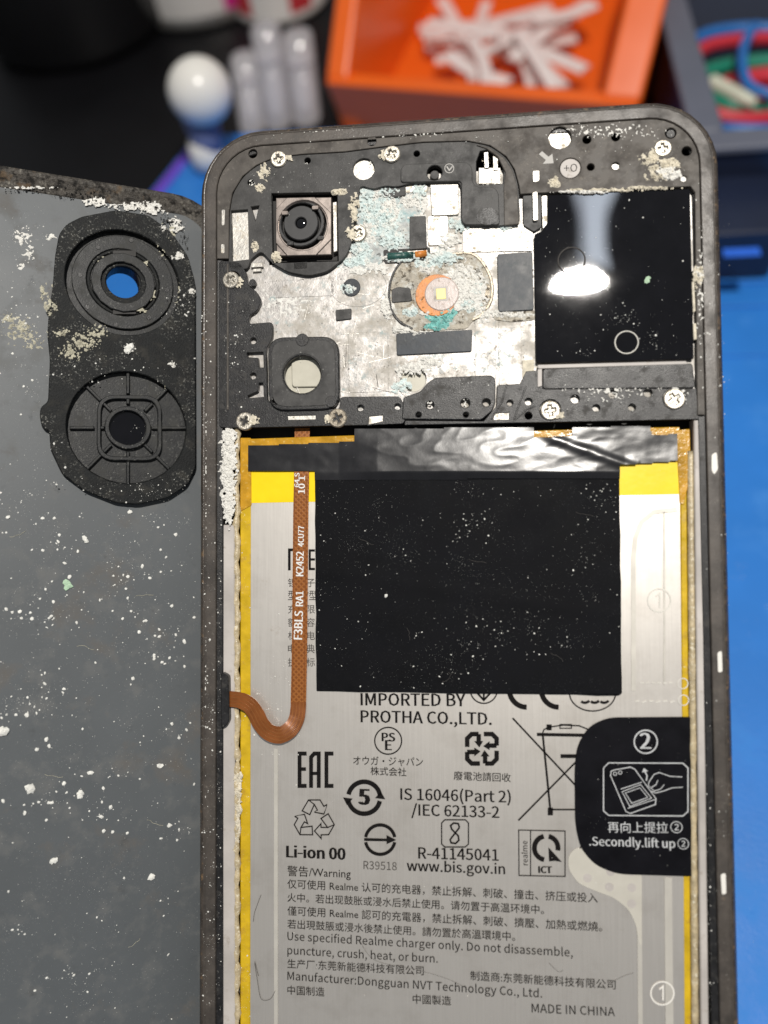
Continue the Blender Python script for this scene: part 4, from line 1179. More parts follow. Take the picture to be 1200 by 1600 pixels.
quadbox('bin_back_wall', bb(0, BWID, BD, BD + 3, .1, BH, BH), M_orange, binn)
rnd = random.Random(12)
ends = [((655, 45), (905, 22)), ((665, 75), (890, 40)), ((660, 60), (860, 12)), ((680, 95), (900, 60)), ((690, 0), (745, 130)), ((760, 5), (740, 128)), ((770, 40), (880, 138)), ((790, 60), (835, 138)), ((820, 70), (915, 110)), ((700, 85), (795, 130)), ((740, 90), (880, 30)), ((800, 95), (920, 5)), ((735, 60), (760, 135)), ((810, 50), (868, 140)), ((670, 35), (780, 55)), ((830, 30), (930, 8))]
words_ = ['lying lowest at the left', 'pointing to the left wall', 'reaching to the back', 'nearest the left wall', 'steep one at the left', 'steep one left of the middle', 'slanting to the front right', 'slanting at the middle front', 'pointing to the right wall', 'crossing at the front left', 'crossing over the middle', 'reaching back to the right', 'short one at the front', 'reaching nearest the front lip', 'short one at the upper left', 'short one at the upper right']
for k, ((x0, y0), (x1, y1_)) in enumerate(ends):
    z = 6 + k * .85
    p, q = dk(x0, y0, z), dk(x1, y1_, z + rnd.uniform(-2, 2))
    t = (q - p).normalized(); s = t.cross(Vector((0, 0, 1))).normalized(); up_ = s.cross(t)
    g = G(); ww = rnd.uniform(2.0, 3.0)
    prof = [(-ww, -.2), (-ww, .5), (-ww * .6, .9), (ww * .6, .9), (ww, .5), (ww, -.2)]
    v = []; nseg = 6
    bend = rnd.uniform(-2.5, 2.5)
    for j in range(nseg + 1):
        u = j / nseg
        c = p.lerp(q, u) + s * bend * math.sin(PI * u)
        v += [c + s * a_ + up_ * b_ for a_, b_ in prof]
    f = []
    for j in range(nseg):
        for m in range(6):
            l = (m + 1) % 6
            f.append((j * 6 + m, j * 6 + l, j * 6 + 6 + l, j * 6 + 6 + m))
    f += [tuple(range(6)), tuple(reversed(range(nseg * 6, nseg * 6 + 6)))]
    g.add(v, f)
    props(g.out('white_strip', M_strip, None, DESK), 'white plastic strip in the orange bin, ' + words_[k], 'plastic strip', 'white strips in the orange bin')

# bottles and cans at the back left
def vessel(name, label, cat, px, py, r, h, prof, bodymat, bands):
    c = dk(px, py, 0); c.y += r * .98
    o = thing(name, DESK, label, cat, loc=(c.x, c.y, 0))
    g = G(); lathe(g, [(r * a_, h * b_ + .1) for a_, b_ in prof], n=48); g.out('body', bodymat, o, smooth=False)
    bpy.data.objects[o.children[0].name].data.shade_smooth()
    for nm, z0, z1, a0, a1, mt_, k in bands:
        v = []; f = []; n = 40; m = int(n * (a1 - a0) / 360) + 1
        for j in range(m + 1):
            t = math.radians(a0 + (a1 - a0) * j / m)
            v += [(r * k * math.cos(t), r * k * math.sin(t), z0), (r * k * math.cos(t), r * k * math.sin(t), z1)]
        for j in range(m): f.append((2 * j, 2 * j + 2, 2 * j + 3, 2 * j + 1))
        mesh(nm, v, f, mt_, o, smooth=True)
    return o
JAR = [(.80, 0), (.94, .01), (1, .05), (1, .74), (.95, .80), (.72, .86), (.70, 1)]
CAN = [(.96, 0), (1.0, .012), (1.03, .03), (1.0, .05), (1, .95), (1.03, .97), (1.0, 1)]
vessel('black_jar', 'large black glossy jar with a white label at the upper left', 'jar', 92, 122, 42, 110, JAR, M_jar, [('jar_label', 36, 88, 228, 318, M_paper, 1.006)])
vessel('tin_can', 'silver tin with a white label and a magenta print', 'can', 300, 50, 34, 95, CAN, M_can, [('can_label', 5.5, 84, 180, 360, M_paper, 1.008), ('magenta_print', 6, 40, 298, 318, M_mag, 1.014)])
vessel('small_bottle', 'small white bottle with red prints next to the orange bin', 'bottle', 430, 42, 20, 70, CAN, M_paper, [('red_print', 4, 30, 215, 245, M_redp, 1.01), ('red_print', 4, 30, 292, 322, M_redp, 1.01)])
# white ball on a blue stem
c = dk(306, 290, 3)
wb = thing('ball_topped_tool', DESK, 'white ball on a short blue grey stem with a white foot', 'tool', loc=(c.x, c.y + 9, 0))
ctr = Vector((c.x, c.y + 9, 0))
def ball_h(px, py, y):
    o_, d_ = cam_ray(DESK, px, py); s_ = (y - o_.y) / d_.y
    return o_ + d_ * s_
hb = ball_h(312, 143, ctr.y)
k_ = (ball_h(362, 143, ctr.y) - ball_h(312, 143, ctr.y)).length * .98
dx = hb.x - ctr.x
hf = ball_h(310, 276, ctr.y)
g = G(); lathe(g, [(.01 + k_ * math.sin(PI * j / 16), -k_ * math.cos(PI * j / 16)) for j in range(17)], (dx, 0, hb.z), 32); g.out('ball', M_white, wb, smooth=True)
zt, zb = hb.z - k_ * .9, MAT_T + 7
g = G(); lathe(g, [(k_ * .42, zb), (k_ * .50, zb + (zt - zb) * .4), (k_ * .62, zt + 1)], (dx * .7, 0, 0), 24); g.out('stem', M_bstem, wb, smooth=True)
g = G(); lathe(g, [(k_ * .3, MAT_T + .05), (k_ * .52, MAT_T + 2), (k_ * .6, MAT_T + 6), (k_ * .5, MAT_T + 11), (k_ * .2, MAT_T + 13)], (dx * .5, 0, 0), 28); g.out('foot', M_white, wb, smooth=True)
# clear plastic cases leaning left of the bin
for k, (pts, lab_) in enumerate((([(362, 95), (412, 92), (418, 215), (372, 218)], 'cloudy clear plastic case standing beside the white ball'), ([(404, 48), (452, 50), (458, 215), (410, 216)], 'tallest cloudy clear plastic case behind the phone'), ([(450, 60), (498, 62), (503, 212), (452, 216)], 'cloudy clear plastic case touching the orange bin'))):
    base_l, base_r = dk(*pts[3], 0), dk(*pts[2], 0)
    y_ = (base_l.y + base_r.y) / 2 + k * 2
    tl, tr = ball_h(*pts[0], y_ + 12), ball_h(*pts[1], y_ + 12)
    o = thing('clear_case', DESK, lab_, 'plastic case', 'clear plastic cases', loc=(base_l.x, y_, 0))
    wdt = base_r.x - base_l.x - 1.0; hgt = tl.z * .97
    R_ = wdt / 2
    def tubecase(nm, prof, lean=12.0):
        g = G(); lathe(g, prof, (R_, R_, 0), 28)
        v = [(x, y + lean * z / hgt, z) for x, y, z in g.v]
        mesh(nm, v, g.f, M_clear, o, smooth=True)
    tubecase('case_body', [(R_ * .9, .1), (R_, 2), (R_, hgt * .66), (R_ * .96, hgt * .68)])
    tubecase('case_liner', [(R_ * .5, 3), (R_ * .62, 8), (R_ * .6, hgt * .6), (R_ * .3, hgt * .62)])
    tubecase('case_cap', [(R_ * .99, hgt * .69), (R_ * 1.02, hgt * .72), (R_ * .98, hgt * .97), (R_ * .7, hgt)])
# navy organiser tray with coiled wires
tr_ = thing('navy_tray', DESK, 'dark navy organiser tray with a grey rim holding coloured wires', 'tray', loc=(0, 0, 0))
TZt = 30
A = dk(1108, 228, TZt); Bq = dk(1035, 0, TZt)
ty0 = A.y; tx0 = dk(1052, 120, TZt).x + 2
def tb_(nm, x0, x1, y0, y1, z0, z1, m):
    g = G(); box(g, x0, x1, y0, y1, z0, z1, 1.0); return g.out(nm, m, tr_)
ty1 = ty0 + 130; tx1 = tx0 + 150
tb_('tray_floor', tx0 + 1, tx1 - 1, ty0 + 1, ty1 - 1, 3.2, 6, M_navy)
tb_('tray_front', tx0, tx1, ty0, ty0 + 5, 3.1, TZt - 2, M_navy)
tb_('tray_side', tx0, tx0 + 5, ty0 + 5.2, ty1, 3.1, TZt - 2, M_navy)
tb_('tray_side', tx1 - 5, tx1, ty0 + 5.2, ty1, 3.1, TZt - 2, M_navy)
tb_('tray_rim', tx0 - 1, tx1 + 1, ty0 - 1, ty0 + 7, TZt - 1.9, TZt, M_greyrim)
tb_('tray_rim', tx0 - 1, tx0 + 8, ty0 + 7.2, ty1, TZt - 1.9, TZt, M_greyrim)
def coil(colr, pts, label, r=1.5):
    P_ = catmull([dk(x, y, z) for x, y, z in pts], 8)
    g = G(); tube(g, P_, r, 8)
    props(g.out('wire', M_cable[colr], None, DESK, smooth=True), label, 'wire', 'wires in the navy tray')
coil('red', [(1215, 60, 10), (1160, 62, 12), (1100, 75, 13), (1075, 110, 13), (1085, 155, 12), (1120, 178, 11), (1170, 186, 10), (1230, 182, 9)], 'red wire curving along the front of the navy tray', 2.2)
coil('red', [(1230, 118, 9), (1190, 120, 9), (1150, 128, 9), (1130, 140, 8), (1160, 150, 8), (1230, 150, 8)], 'inner red wire in the navy tray, inside the green loop', 3.0)
coil('blue', [(1230, 45, 9), (1150, 45, 9), (1090, 60, 9), (1068, 100, 9), (1078, 140, 8), (1100, 180, 8), (1140, 200, 8), (1230, 205, 8)], 'outer blue wire in the navy tray behind the red one', 2.0)
coil('blue', [(1180, 40, 18), (1163, 70, 18), (1160, 105, 17), (1172, 135, 16), (1210, 150, 15)], 'upright blue wire crossing over the others in the navy tray', 1.6)
coil('green', [(1230, 95, 11), (1180, 98, 11), (1130, 105, 11), (1095, 120, 11), (1105, 150, 10), (1140, 166, 10), (1180, 170, 9), (1230, 168, 9)], 'green wire looping in the navy tray', 2.6)
coil('white', [(1112, 128, 13), (1135, 140, 13), (1160, 153, 13), (1178, 160, 12)], 'short pale wire lying across the green one', 2.4)
# dark boxes on the mat right of the phone top
o = thing('dark_adapter', DESK, 'dark box with a blue stripe on the mat beside the phone', 'box', loc=(0, 0, 0))
q0, q1 = dk(1120, 442, 3), dk(1196, 436, 3)
g = G(); box(g, q0.x - 30, q1.x + 1, q0.y, q0.y + 24, 3.1, 20, 1.2); g.out('box_body', M_navy, o)
qa, qb = dk(1132, 402, 20.3), dk(1186, 386, 20.3)
g = G(); g.add([(qa.x, qa.y, 20.3), (qb.x, qa.y, 20.3), (qb.x, qb.y, 20.3), (qa.x, qb.y, 20.3)], [(0, 1, 2, 3)]); g.out('blue_stripe', M_bluep, o)
o = thing('grey_brown_block', DESK, 'dim grey brown block between the navy tray and the dark box', 'block', loc=(0, 0, 0))
qa, qb = dk(1136, 364, 12), dk(1200, 330, 12)
g = G(); box(g, qa.x, qb.x + 8, qa.y, qb.y, 3.1, 12, 1.2); g.out('block_body', M_brown, o)
g = G(); box(g, qa.x + 22, qb.x + 12, qa.y + 2, qb.y - 2, 12.05, 13, .4); g.out('block_top', M_greyrim, o)
# ------------------------------------------------------------------ corrosion crust and loose crumbs
def crust(name, frame, spots, z, mat, parent, seed, rmin=.06, rmax=.32, dens=1.0, lift=.25):
    rnd = random.Random(seed)
    g = G()
    for px, py, rx, ry in spots:
        n = int(dens * max(10, rx * ry * .16))
        for k in range(n):
            a, q = rnd.uniform(0, 2 * PI), math.sqrt(rnd.random()) * rnd.uniform(.5, 1.1)
            x, y = px + rx * q * math.cos(a), py + ry * q * math.sin(a)
            r = sample_r(rnd, rmin, rmax, 1.8) * (1.15 - .6 * q)
            p = unp(frame, x, y, z)
            grain(g, (p.x, p.y, z + lift * (1 - q) * rnd.random()), r, .7, rnd)
    o = g.out(name, mat, parent)
    return props(o, kind='stuff')
def crust_field(name, frame, spots, z, mat, parent, seed, hmax=.45, step=1.25, grow=0.0, freq=.11):
    """lumpy mineral crust: a fine height field with ragged, broken outlines"""
    g = G()
    for si, (px, py, rx, ry) in enumerate(spots):
        R_ = 1.35
        nx, ny = int(2 * R_ * rx / step) + 2, int(2 * R_ * ry / step) + 2
        idx = {}; v = []; f = []; hs = {}
        for j in range(ny):
            for i_ in range(nx):
                x, y = px - R_ * rx + i_ * step, py - R_ * ry + j * step
                q = ((x - px) / rx) ** 2 + ((y - py) / ry) ** 2
                n1 = noise.fractal(Vector((x * freq, y * freq, seed * 3.7)), 1.0, 2.0, 4)
                hs[i_, j] = (.55 + grow - .60 * q + .75 * n1, x, y)
        for (i_, j), (m, x, y) in hs.items():
            if m > -.12:
                p = unp(frame, x, y, z)
                hi = abs(noise.noise(Vector((x * .31, y * .31, seed)))) * .8 + abs(noise.noise(Vector((x * .8, y * .8, seed)))) * .35 + .25
                idx[i_, j] = len(v)
                v.append((p.x, p.y, z - .06 + max(0, min(1.1, m + .06)) * hmax * hi))
        for (i_, j) in list(idx):
            c4 = [(i_, j), (i_, j + 1), (i_ + 1, j + 1), (i_ + 1, j)]
            if all(c in idx for c in c4): f.append(tuple(idx[c] for c in c4))
        g.add(v, f)
    return props(g.out(name, mat, parent), kind='stuff')
crust('teal_corrosion', PHONE, [(688, 496, 22, 18), (676, 510, 16, 8), (700, 486, 14, 8), (640, 398, 12, 6)], -.95, M_teal, phone, 1)
crust_field('teal_corrosion', PHONE, [(688, 496, 22, 18), (676, 510, 16, 8), (700, 486, 14, 8), (640, 398, 12, 6)], -.95, M_teal, phone, 101)
crust('pale_blue_corrosion', PHONE, [(600, 345, 28, 36), (580, 330, 20, 25), (612, 375, 22, 14), (690, 406, 22, 12), (565, 395, 18, 22), (548, 410, 20, 10), (745, 455, 12, 16), (640, 486, 12, 10), (660, 412, 15, 8), (735, 478, 18, 10), (545, 450, 12, 10), (712, 350, 12, 8), (627, 605, 16, 11)], -1.0, M_crustb, phone, 2, .05, .26, .8, .2)
crust_field('pale_blue_corrosion', PHONE, [(600, 345, 28, 36), (580, 330, 20, 25), (612, 375, 22, 14), (690, 406, 22, 12), (565, 395, 18, 22), (548, 410, 20, 10), (745, 455, 12, 16), (640, 486, 12, 10), (660, 412, 15, 8), (735, 478, 18, 10), (545, 450, 12, 10), (712, 350, 12, 8), (627, 605, 16, 11)], -1.0, M_crustb, phone, 102, .7, 1.2, .04, .16)
crust('white_corrosion', PHONE, [(650, 575, 24, 9), (672, 566, 20, 8), (624, 580, 7, 9), (722, 430, 26, 22), (730, 460, 24, 26), (755, 490, 14, 14), (628, 515, 16, 8), (655, 522, 22, 5), (585, 300, 14, 14), (640, 315, 16, 12), (575, 360, 14, 22), (610, 330, 18, 22), (665, 420, 14, 8), (785, 490, 22, 6), (810, 492, 20, 5), (700, 375, 22, 12), (605, 480, 10, 18)], -1.0, M_crust, phone, 3, .04, .20, .8, .15)
crust_field('white_corrosion', PHONE, [(650, 575, 24, 9), (672, 566, 20, 8), (624, 580, 7, 9), (722, 430, 26, 22), (730, 460, 24, 26), (755, 490, 14, 14), (628, 515, 16, 8), (655, 522, 22, 5), (585, 300, 14, 14), (640, 315, 16, 12), (575, 360, 14, 22), (610, 330, 18, 22), (665, 420, 14, 8), (785, 490, 22, 6), (810, 492, 20, 5), (700, 375, 22, 12), (605, 480, 10, 18)], -1.0, M_crust, phone, 103, .7, 1.2, .04, .16)
crust('white_corrosion', PHONE, [(357, 700, 10, 40), (358, 760, 10, 55), (358, 690, 12, 22), (357, 790, 9, 30), (356, 735, 13, 60)], -.55, M_crust, phone, 4, .08, .34, 1.2, .3)
crust_field('white_corrosion', PHONE, [(357, 700, 10, 40), (358, 760, 10, 55), (358, 690, 12, 22), (357, 790, 9, 30), (356, 735, 13, 60)], -.55, M_crust, phone, 104, .7, 1.2, .04, .16)
crust('white_corrosion', PHONE, [(372, 1240, 6, 40), (371, 1290, 4, 30), (370, 1215, 8, 14)], -1.1, M_cream, phone, 14, .06, .22, .6, .3)
crust_field('white_corrosion', PHONE, [(372, 1240, 6, 40), (371, 1290, 4, 30), (370, 1215, 8, 14)], -1.1, M_cream, phone, 114, .7, 1.2, .04, .16)
crust('cream_corrosion', PHONE, [(1015, 248, 18, 12), (1040, 258, 22, 12), (1022, 262, 14, 8), (1092, 432, 9, 16), (866, 285, 12, 9), (1030, 275, 24, 8), (940, 297, 60, 3), (1005, 294, 50, 3)], -.1, M_cream, phone, 5, .05, .24, .7, .2)
crust_field('cream_corrosion', PHONE, [(1015, 248, 18, 12), (1040, 258, 22, 12), (1022, 262, 14, 8), (1092, 432, 9, 16), (866, 285, 12, 9), (1030, 275, 24, 8), (940, 297, 60, 3), (1005, 294, 50, 3)], -.1, M_cream, phone, 105, .7, 1.2, .04, .16)
crust('white_corrosion', PHONE, [(1094, 428, 8, 10), (1045, 270, 20, 10), (912, 300, 40, 3)], -.05, M_crust, phone, 6, .04, .2, .6, .2)
crust_field('white_corrosion', PHONE, [(1094, 428, 8, 10), (1045, 270, 20, 10), (912, 300, 40, 3)], -.05, M_crust, phone, 106, .7, 1.2, .04, .16)
crust('dark_corrosion', PHONE, [(655, 448, 5, 14), (662, 432, 10, 4), (690, 428, 20, 3), (714, 445, 4, 14), (700, 490, 14, 4), (600, 312, 12, 8), (632, 365, 8, 14), (575, 395, 10, 6), (800, 488, 30, 3), (832, 430, 3, 50), (755, 455, 18, 24), (748, 480, 12, 16), (725, 400, 20, 7), (590, 355, 8, 12), (650, 355, 12, 20), (760, 250, 14, 12)], -1.05, M_rust, phone, 7, .04, .16, .5, .1)
crust('white_corrosion', PHONE, [(412, 268, 9, 12), (405, 293, 9, 7), (397, 384, 7, 8), (553, 325, 8, 22), (530, 300, 14, 6), (432, 402, 8, 8)], -.25, M_cream, phone, 8, .05, .2, .5, .15)
crust_field('white_corrosion', PHONE, [(412, 268, 9, 12), (405, 293, 9, 7), (397, 384, 7, 8), (553, 325, 8, 22), (530, 300, 14, 6), (432, 402, 8, 8)], -.25, M_cream, phone, 108, .7, 1.2, .04, .16)
# on the cover
crust('mineral_deposit', COVER, [(130, 535, 30, 18), (150, 520, 22, 10), (110, 550, 22, 18), (95, 520, 16, 10), (80, 480, 12, 14)], FILM + .02, M_stain, cover, 21, .06, .34, .75, .12)
crust_field('mineral_deposit', COVER, [(130, 535, 30, 18), (150, 520, 22, 10), (110, 550, 22, 18), (95, 520, 16, 10), (80, 480, 12, 14)], FILM + .02, M_stain, cover, 121, .3, 1.25, -.28, .17)
crust('mineral_deposit', COVER, [(30, 515, 35, 25), (50, 535, 20, 18), (15, 500, 20, 12), (70, 455, 12, 22), (85, 445, 10, 8)], .02, M_stain, cover, 22, .05, .24, .35, .05)
crust_field('mineral_deposit', COVER, [(30, 515, 35, 25), (50, 535, 20, 18), (15, 500, 20, 12), (70, 455, 12, 22), (85, 445, 10, 8)], .02, M_stain, cover, 122, .3, 1.25, -.28, .17)
crust('white_deposit', COVER, [(35, 370, 18, 18), (45, 395, 12, 14), (80, 370, 14, 7), (32, 415, 8, 8), (105, 372, 12, 6), (98, 390, 10, 14)], .03, M_crust, cover, 23, .05, .24, .5, .15)
crust_field('white_deposit', COVER, [(35, 370, 18, 18), (45, 395, 12, 14), (80, 370, 14, 7), (32, 415, 8, 8), (105, 372, 12, 6), (98, 390, 10, 14)], .03, M_crust, cover, 123, .3, 1.25, -.28, .17)
crust('white_deposit', COVER, [(150, 316, 22, 8), (200, 322, 36, 7), (240, 330, 22, 7), (275, 352, 14, 14), (50, 293, 40, 3), (230, 322, 25, 9)], .35, M_crust, cover, 24, .06, .26, .8, .15)
crust_field('white_deposit', COVER, [(150, 316, 22, 8), (200, 322, 36, 7), (240, 330, 22, 7), (275, 352, 14, 14), (50, 293, 40, 3), (230, 322, 25, 9)], .35, M_crust, cover, 124, .3, 1.25, -.28, .17)
crust('dark_deposit', COVER, [(40, 298, 50, 4), (120, 308, 40, 5), (160, 300, 60, 8), (100, 290, 30, 6), (262, 345, 22, 12), (290, 375, 10, 20)], .35, M_floor, cover, 25, .05, .22, .8, .1)
crust('white_deposit', COVER, [(202, 545, 10, 8), (255, 356, 6, 7), (278, 400, 10, 8), (270, 570, 8, 6), (300, 455, 7, 5)], FILM + .1, M_crust, cover, 26, .1, .3, .9, .3)
crust_field('white_deposit', COVER, [(202, 545, 10, 8), (255, 356, 6, 7), (278, 400, 10, 8), (270, 570, 8, 6), (300, 455, 7, 5)], FILM + .1, M_crust, cover, 126, .3, 1.25, -.28, .17)
crust('white_deposit', COVER, [(160, 405, 10, 6), (228, 412, 8, 6), (238, 460, 6, 14), (165, 470, 8, 8), (150, 440, 5, 14), (222, 484, 10, 5)], .95, M_stain, cover, 27, .04, .14, .5, .05)
crust_field('white_deposit', COVER, [(160, 405, 10, 6), (228, 412, 8, 6), (238, 460, 6, 14), (165, 470, 8, 8), (150, 440, 5, 14), (222, 484, 10, 5)], .95, M_stain, cover, 127, .3, 1.25, -.28, .17)

crust_field('powder_smear', COVER, [(60, 400, 26, 34), (95, 430, 14, 40), (40, 520, 40, 26), (20, 480, 22, 30), (120, 300, 50, 8), (70, 350, 20, 14), (15, 545, 18, 16)], .01, M_stain, cover, 151, .10, 1.1, -.50, .24)
crust_field('powder_smear', COVER, [(120, 520, 50, 26), (170, 560, 30, 12), (262, 380, 16, 34), (285, 470, 12, 40), (100, 600, 16, 26), (265, 590, 22, 24)], FILM + .0, M_stain, cover, 152, .14, 1.1, -.40, .24)
crust_field('powder_smear', PHONE, [(600, 345, 50, 56), (690, 400, 60, 20), (730, 450, 44, 60), (640, 500, 40, 24), (560, 420, 36, 30), (780, 495, 50, 10), (450, 470, 50, 36), (700, 330, 30, 30), (480, 270, 60, 16)], -1.09, M_crust, phone, 153, .14, 1.1, -.48, .22)
crust_field('powder_smear', PHONE, [(480, 268, 70, 18), (540, 310, 14, 24), (400, 290, 16, 30), (600, 255, 40, 14), (765, 300, 16, 40)], -.29, M_crust, phone, 154, .12, 1.1, -.55, .26)
crust_field('powder_smear', PHONE, [(420, 655, 70, 8), (372, 560, 10, 80), (382, 650, 16, 12), (362, 450, 10, 12)], -.29, M_stain, phone, 157, .08, 1.1, -.66, .30)
crust_field('flash_crust', PHONE, [(714, 470, 9, 16), (704, 431, 16, 5), (668, 488, 12, 6), (700, 484, 14, 5), (722, 450, 12, 20), (745, 455, 16, 26)], -.82, M_crust, phone, 159, .4, 1.1, -.05, .2)
crust_field('crust_lumps', PHONE, [(575, 300, 14, 10), (556, 318, 10, 22), (608, 300, 18, 9), (655, 300, 12, 14), (720, 352, 12, 10), (790, 352, 16, 8), (612, 372, 20, 14), (560, 385, 14, 14), (628, 402, 26, 8), (690, 402, 30, 10)], -.75, M_crustb, phone, 160, .55, 1.1, -.04, .2)
crust_field('crust_lumps', PHONE, [(448, 246, 10, 6), (598, 243, 8, 8), (1024, 240, 12, 9), (548, 364, 8, 12), (372, 440, 9, 9), (512, 654, 9, 8), (396, 656, 10, 8), (875, 650, 9, 6)], -.05, M_cream, phone, 161, .35, 1.1, -.12, .22)
crust_field('corroded_edge', PHONE, [(590, 418, 20, 9), (560, 422, 18, 8), (548, 408, 8, 12), (640, 398, 18, 6), (660, 315, 8, 26), (652, 340, 14, 6), (605, 404, 16, 6)], -.98, M_crust, phone, 158, .35, 1.1, -.05, .2)
crust_field('powder_smear', PHONE, [(700, 625, 60, 20), (960, 600, 110, 30), (1060, 615, 20, 30)], -.1, M_crust, phone, 155, .10, 1.1, -.60, .28)
crust_field('powder_smear', PHONE, [(325, 700, 10, 260), (325, 1100, 10, 200), (950, 205, 120, 16), (1095, 450, 8, 120), (600, 207, 180, 10)], .0, M_crust, phone, 156, .08, 1.1, -.62, .26)
def dust(name, frame, regions, mat, label, seed):
    """loose white crumbs scattered over surfaces: (px polygon bounds, z, count, rmin, rmax)"""
    rnd = random.Random(seed)
    g = G()
    for (x0, y0, x1, y1), zf, cnt, rmin, rmax in regions:
        cl_ = [(rnd.uniform(x0, x1), rnd.uniform(y0, y1)) for _ in range(max(2, cnt // 45))]
        for k in range(cnt):
            if rnd.random() < .36: x, y = rnd.uniform(x0, x1), rnd.uniform(y0, y1)
            else:
                cx_, cy_ = rnd.choice(cl_); sp = rnd.choice((6, 14, 30)); x, y = rnd.gauss(cx_, sp * 1.6), rnd.gauss(cy_, sp * .8)
            if not (x0 <= x <= x1 and y0 <= y <= y1): continue
            z = zf(x, y) if callable(zf) else zf
            p = unp(frame, x, y, z)
            r = sample_r(rnd, rmin, rmax, 6.0)
            (grain if r > .12 else tiny)(g, (p.x, p.y, z + r * .2), r, *(() if r <= .12 else (.55,)), rnd=rnd)
    o = g.out(name, mat, None, frame)
    return props(o, label, 'dust', kind='stuff')
dust('loose_dust', COVER, [((0, 790, 305, 1200), .0, 1300, .014, .06), ((0, 1200, 305, 1600), .0, 900, .014, .05), ((0, 320, 80, 800), .0, 500, .014, .06), ((0, 800, 305, 1120), .0, 620, .03, .34), ((0, 1120, 305, 1330), .0, 260, .03, .42), ((0, 1330, 305, 1600), .0, 260, .02, .22), ((0, 560, 76, 800), .0, 90, .03, .22), ((0, 320, 80, 560), 0.0, 120, .03, .22),
      ((170, 800, 305, 900), .0, 120, .03, .22)], M_dust, 'white crumbs scattered over the grey inside of the back cover', 31)
dust('loose_dust', COVER, [((80, 560, 305, 600), FILM, 90, .03, .2), ((78, 690, 110, 760), FILM, 40, .03, .24), ((110, 745, 290, 785), FILM, 160, .02, .14), ((150, 600, 250, 745), .2, 60, .02, .12), ((250, 340, 300, 560), FILM, 90, .03, .2)], M_dust, 'white crumbs on the black foam pad of the back cover', 32)
dust('loose_dust', PHONE, [((495, 750, 968, 1080), SZ + .06, 2600, .012, .045), ((495, 755, 968, 1078), SZ + .05, 900, .018, .13), ((640, 980, 965, 1070), SZ, 160, .02, .16), ((700, 760, 968, 860), SZ, 160, .02, .12)], M_dust, 'fine white specks on the matte black sheet over the battery', 33)
dust('loose_dust', PHONE, [((314, 420, 336, 1590), 0.01, 700, .025, .16), ((338, 800, 346, 1590), -.55, 420, .025, .14), ((1104, 670, 1112, 1590), -.6, 500, .025, .14), ((1114, 300, 1140, 1590), .01, 200, .02, .12), ((350, 420, 400, 650), -.29, 140, .03, .16),
      ((420, 530, 530, 640), .3, 60, .02, .12), ((640, 590, 770, 660), -.04, 80, .02, .10), ((850, 570, 1085, 650), -.1, 120, .02, .14), ((1086, 300, 1110, 640), -.07, 110, .03, .2), ((850, 190, 1100, 290), -.07, 160, .02, .12), ((400, 200, 850, 222), .01, 160, .02, .10), ((390, 245, 560, 300), -.29, 90, .02, .12)], M_dust, 'white crumbs along the rails and brackets of the phone', 34)
dust('loose_dust', PHONE, [((845, 310, 1080, 558), -.29, 300, .02, .16)], M_dust, 'white specks on the glossy black shield film', 35)
dust('loose_dust', PHONE, [((376, 800, 391, 1590), BZ + .04, 120, .02, .14), ((395, 1060, 440, 1180), LZ + .02, 90, .03, .16), ((395, 800, 470, 1590), LZ + .02, 150, .02, .12), ((440, 1150, 1000, 1590), LZ + .02, 170, .015, .08), ((900, 1122, 1085, 1366), TZ, 90, .015, .09), ((400, 690, 1050, 735), SZ + .35, 50, .02, .1)], M_dust, 'white crumbs on the battery label and pull tab', 36)
for frame, px, py, r, z, lab_ in ((COVER, 105, 914, .75, .1, 'pale green flake on the grey inside of the back cover'), (PHONE, 1011, 437, .62, -.2, 'pale green flake on the glossy black shield film')):
    g = G(); rnd = random.Random(int(px))
    for k in range(7):
        p = unp(frame, px, py, z); grain(g, (p.x + rnd.uniform(-.4, .4) * r, p.y + rnd.uniform(-.6, .6) * r, z + .05), r * rnd.uniform(.4, .8), .35, rnd)
    props(g.out('green_flake', M_gdust, None, frame), lab_, 'flake')
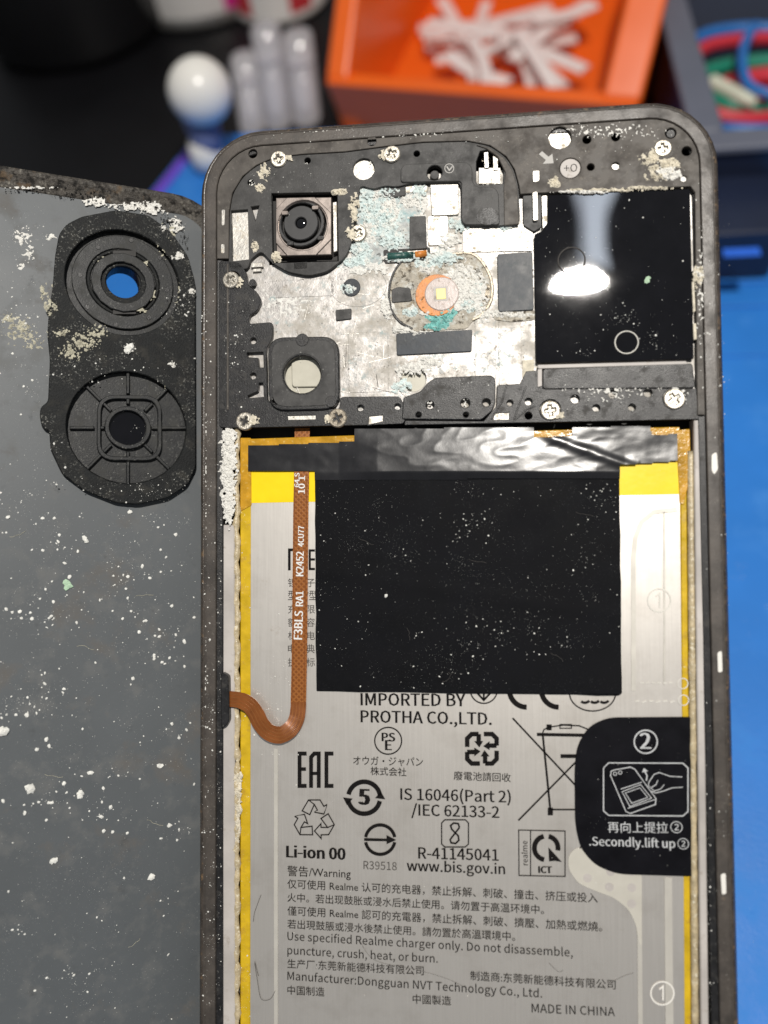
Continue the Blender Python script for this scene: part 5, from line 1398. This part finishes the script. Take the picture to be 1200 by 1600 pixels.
for frame, px, py, r, z, lab_ in ((COVER, 5, 1140, .95, .2, 'large white crumb at the left edge of the back cover'), (COVER, 47, 1234, .8, .15, 'white crumb on the cover below the large edge crumb'), (COVER, 126, 1241, .62, .12, 'roundish white crumb on the lower middle of the cover'),
                              (COVER, 85, 1345, .6, .1, 'lone pointed white crumb low on the cover'), (COVER, 236, 1372, .55, .1, 'lone white crumb low on the cover near the phone rail'), (COVER, 250, 1195, .6, .1, 'white crumb cluster near the phone rail on the cover'), (COVER, 134, 843, .5, .1, 'white crumb just below the lower camera ring'), (COVER, 202, 545, .8, FILM + .2, 'bright white crumb between the two camera rings'), (PHONE, 603, 931, .3, SZ + .06, 'white crumb on the left half of the black sheet')):
    g = G(); rnd = random.Random(int(px + py)); p = unp(frame, px, py, z)
    for k in range(5): grain(g, (p.x + rnd.uniform(-.5, .5) * r, p.y + rnd.uniform(-.5, .5) * r, z), r * rnd.uniform(.45, .8), .6, rnd)
    props(g.out('white_crumb', M_dust, None, frame), lab_, 'crumb', 'large white crumbs')

# fibres lying on the sheet and the cover
rnd = random.Random(77)
for frame, z, spots, lab_ in ((PHONE, SZ + .1, [(640, 1000), (760, 880), (860, 1020), (560, 840), (900, 800), (700, 1050)], 'fine pale fibres lying on the matte black sheet'), (COVER, .05, [(70, 1210), (240, 930), (120, 1010), (255, 1290), (40, 830), (200, 1480)], 'fine pale fibres lying on the grey inside of the cover')):
    g = G()
    for x, y in spots:
        pts = [(x, y)]
        a_ = rnd.uniform(0, 6.3)
        for k in range(5):
            a_ += rnd.uniform(-.7, .7); pts.append((pts[-1][0] + 6 * math.cos(a_), pts[-1][1] + 4 * math.sin(a_)))
        tube(g, catmull([Vector((*p_, z)) for p_ in P2(frame, pts, z)], 4), .028, 4)
    props(g.out('lint_fibres', M_inkg if frame is PHONE else M_stain, None, frame), lab_, 'lint', kind='stuff')

dust('loose_dust', DESK, [((1158, 560, 1200, 1600), MAT_T, 16, .05, .2), ((1146, 880, 1165, 905), MAT_T + .02, 14, .08, .5)], M_dust, 'sparse crumbs on the blue mat beside the phone', 39)
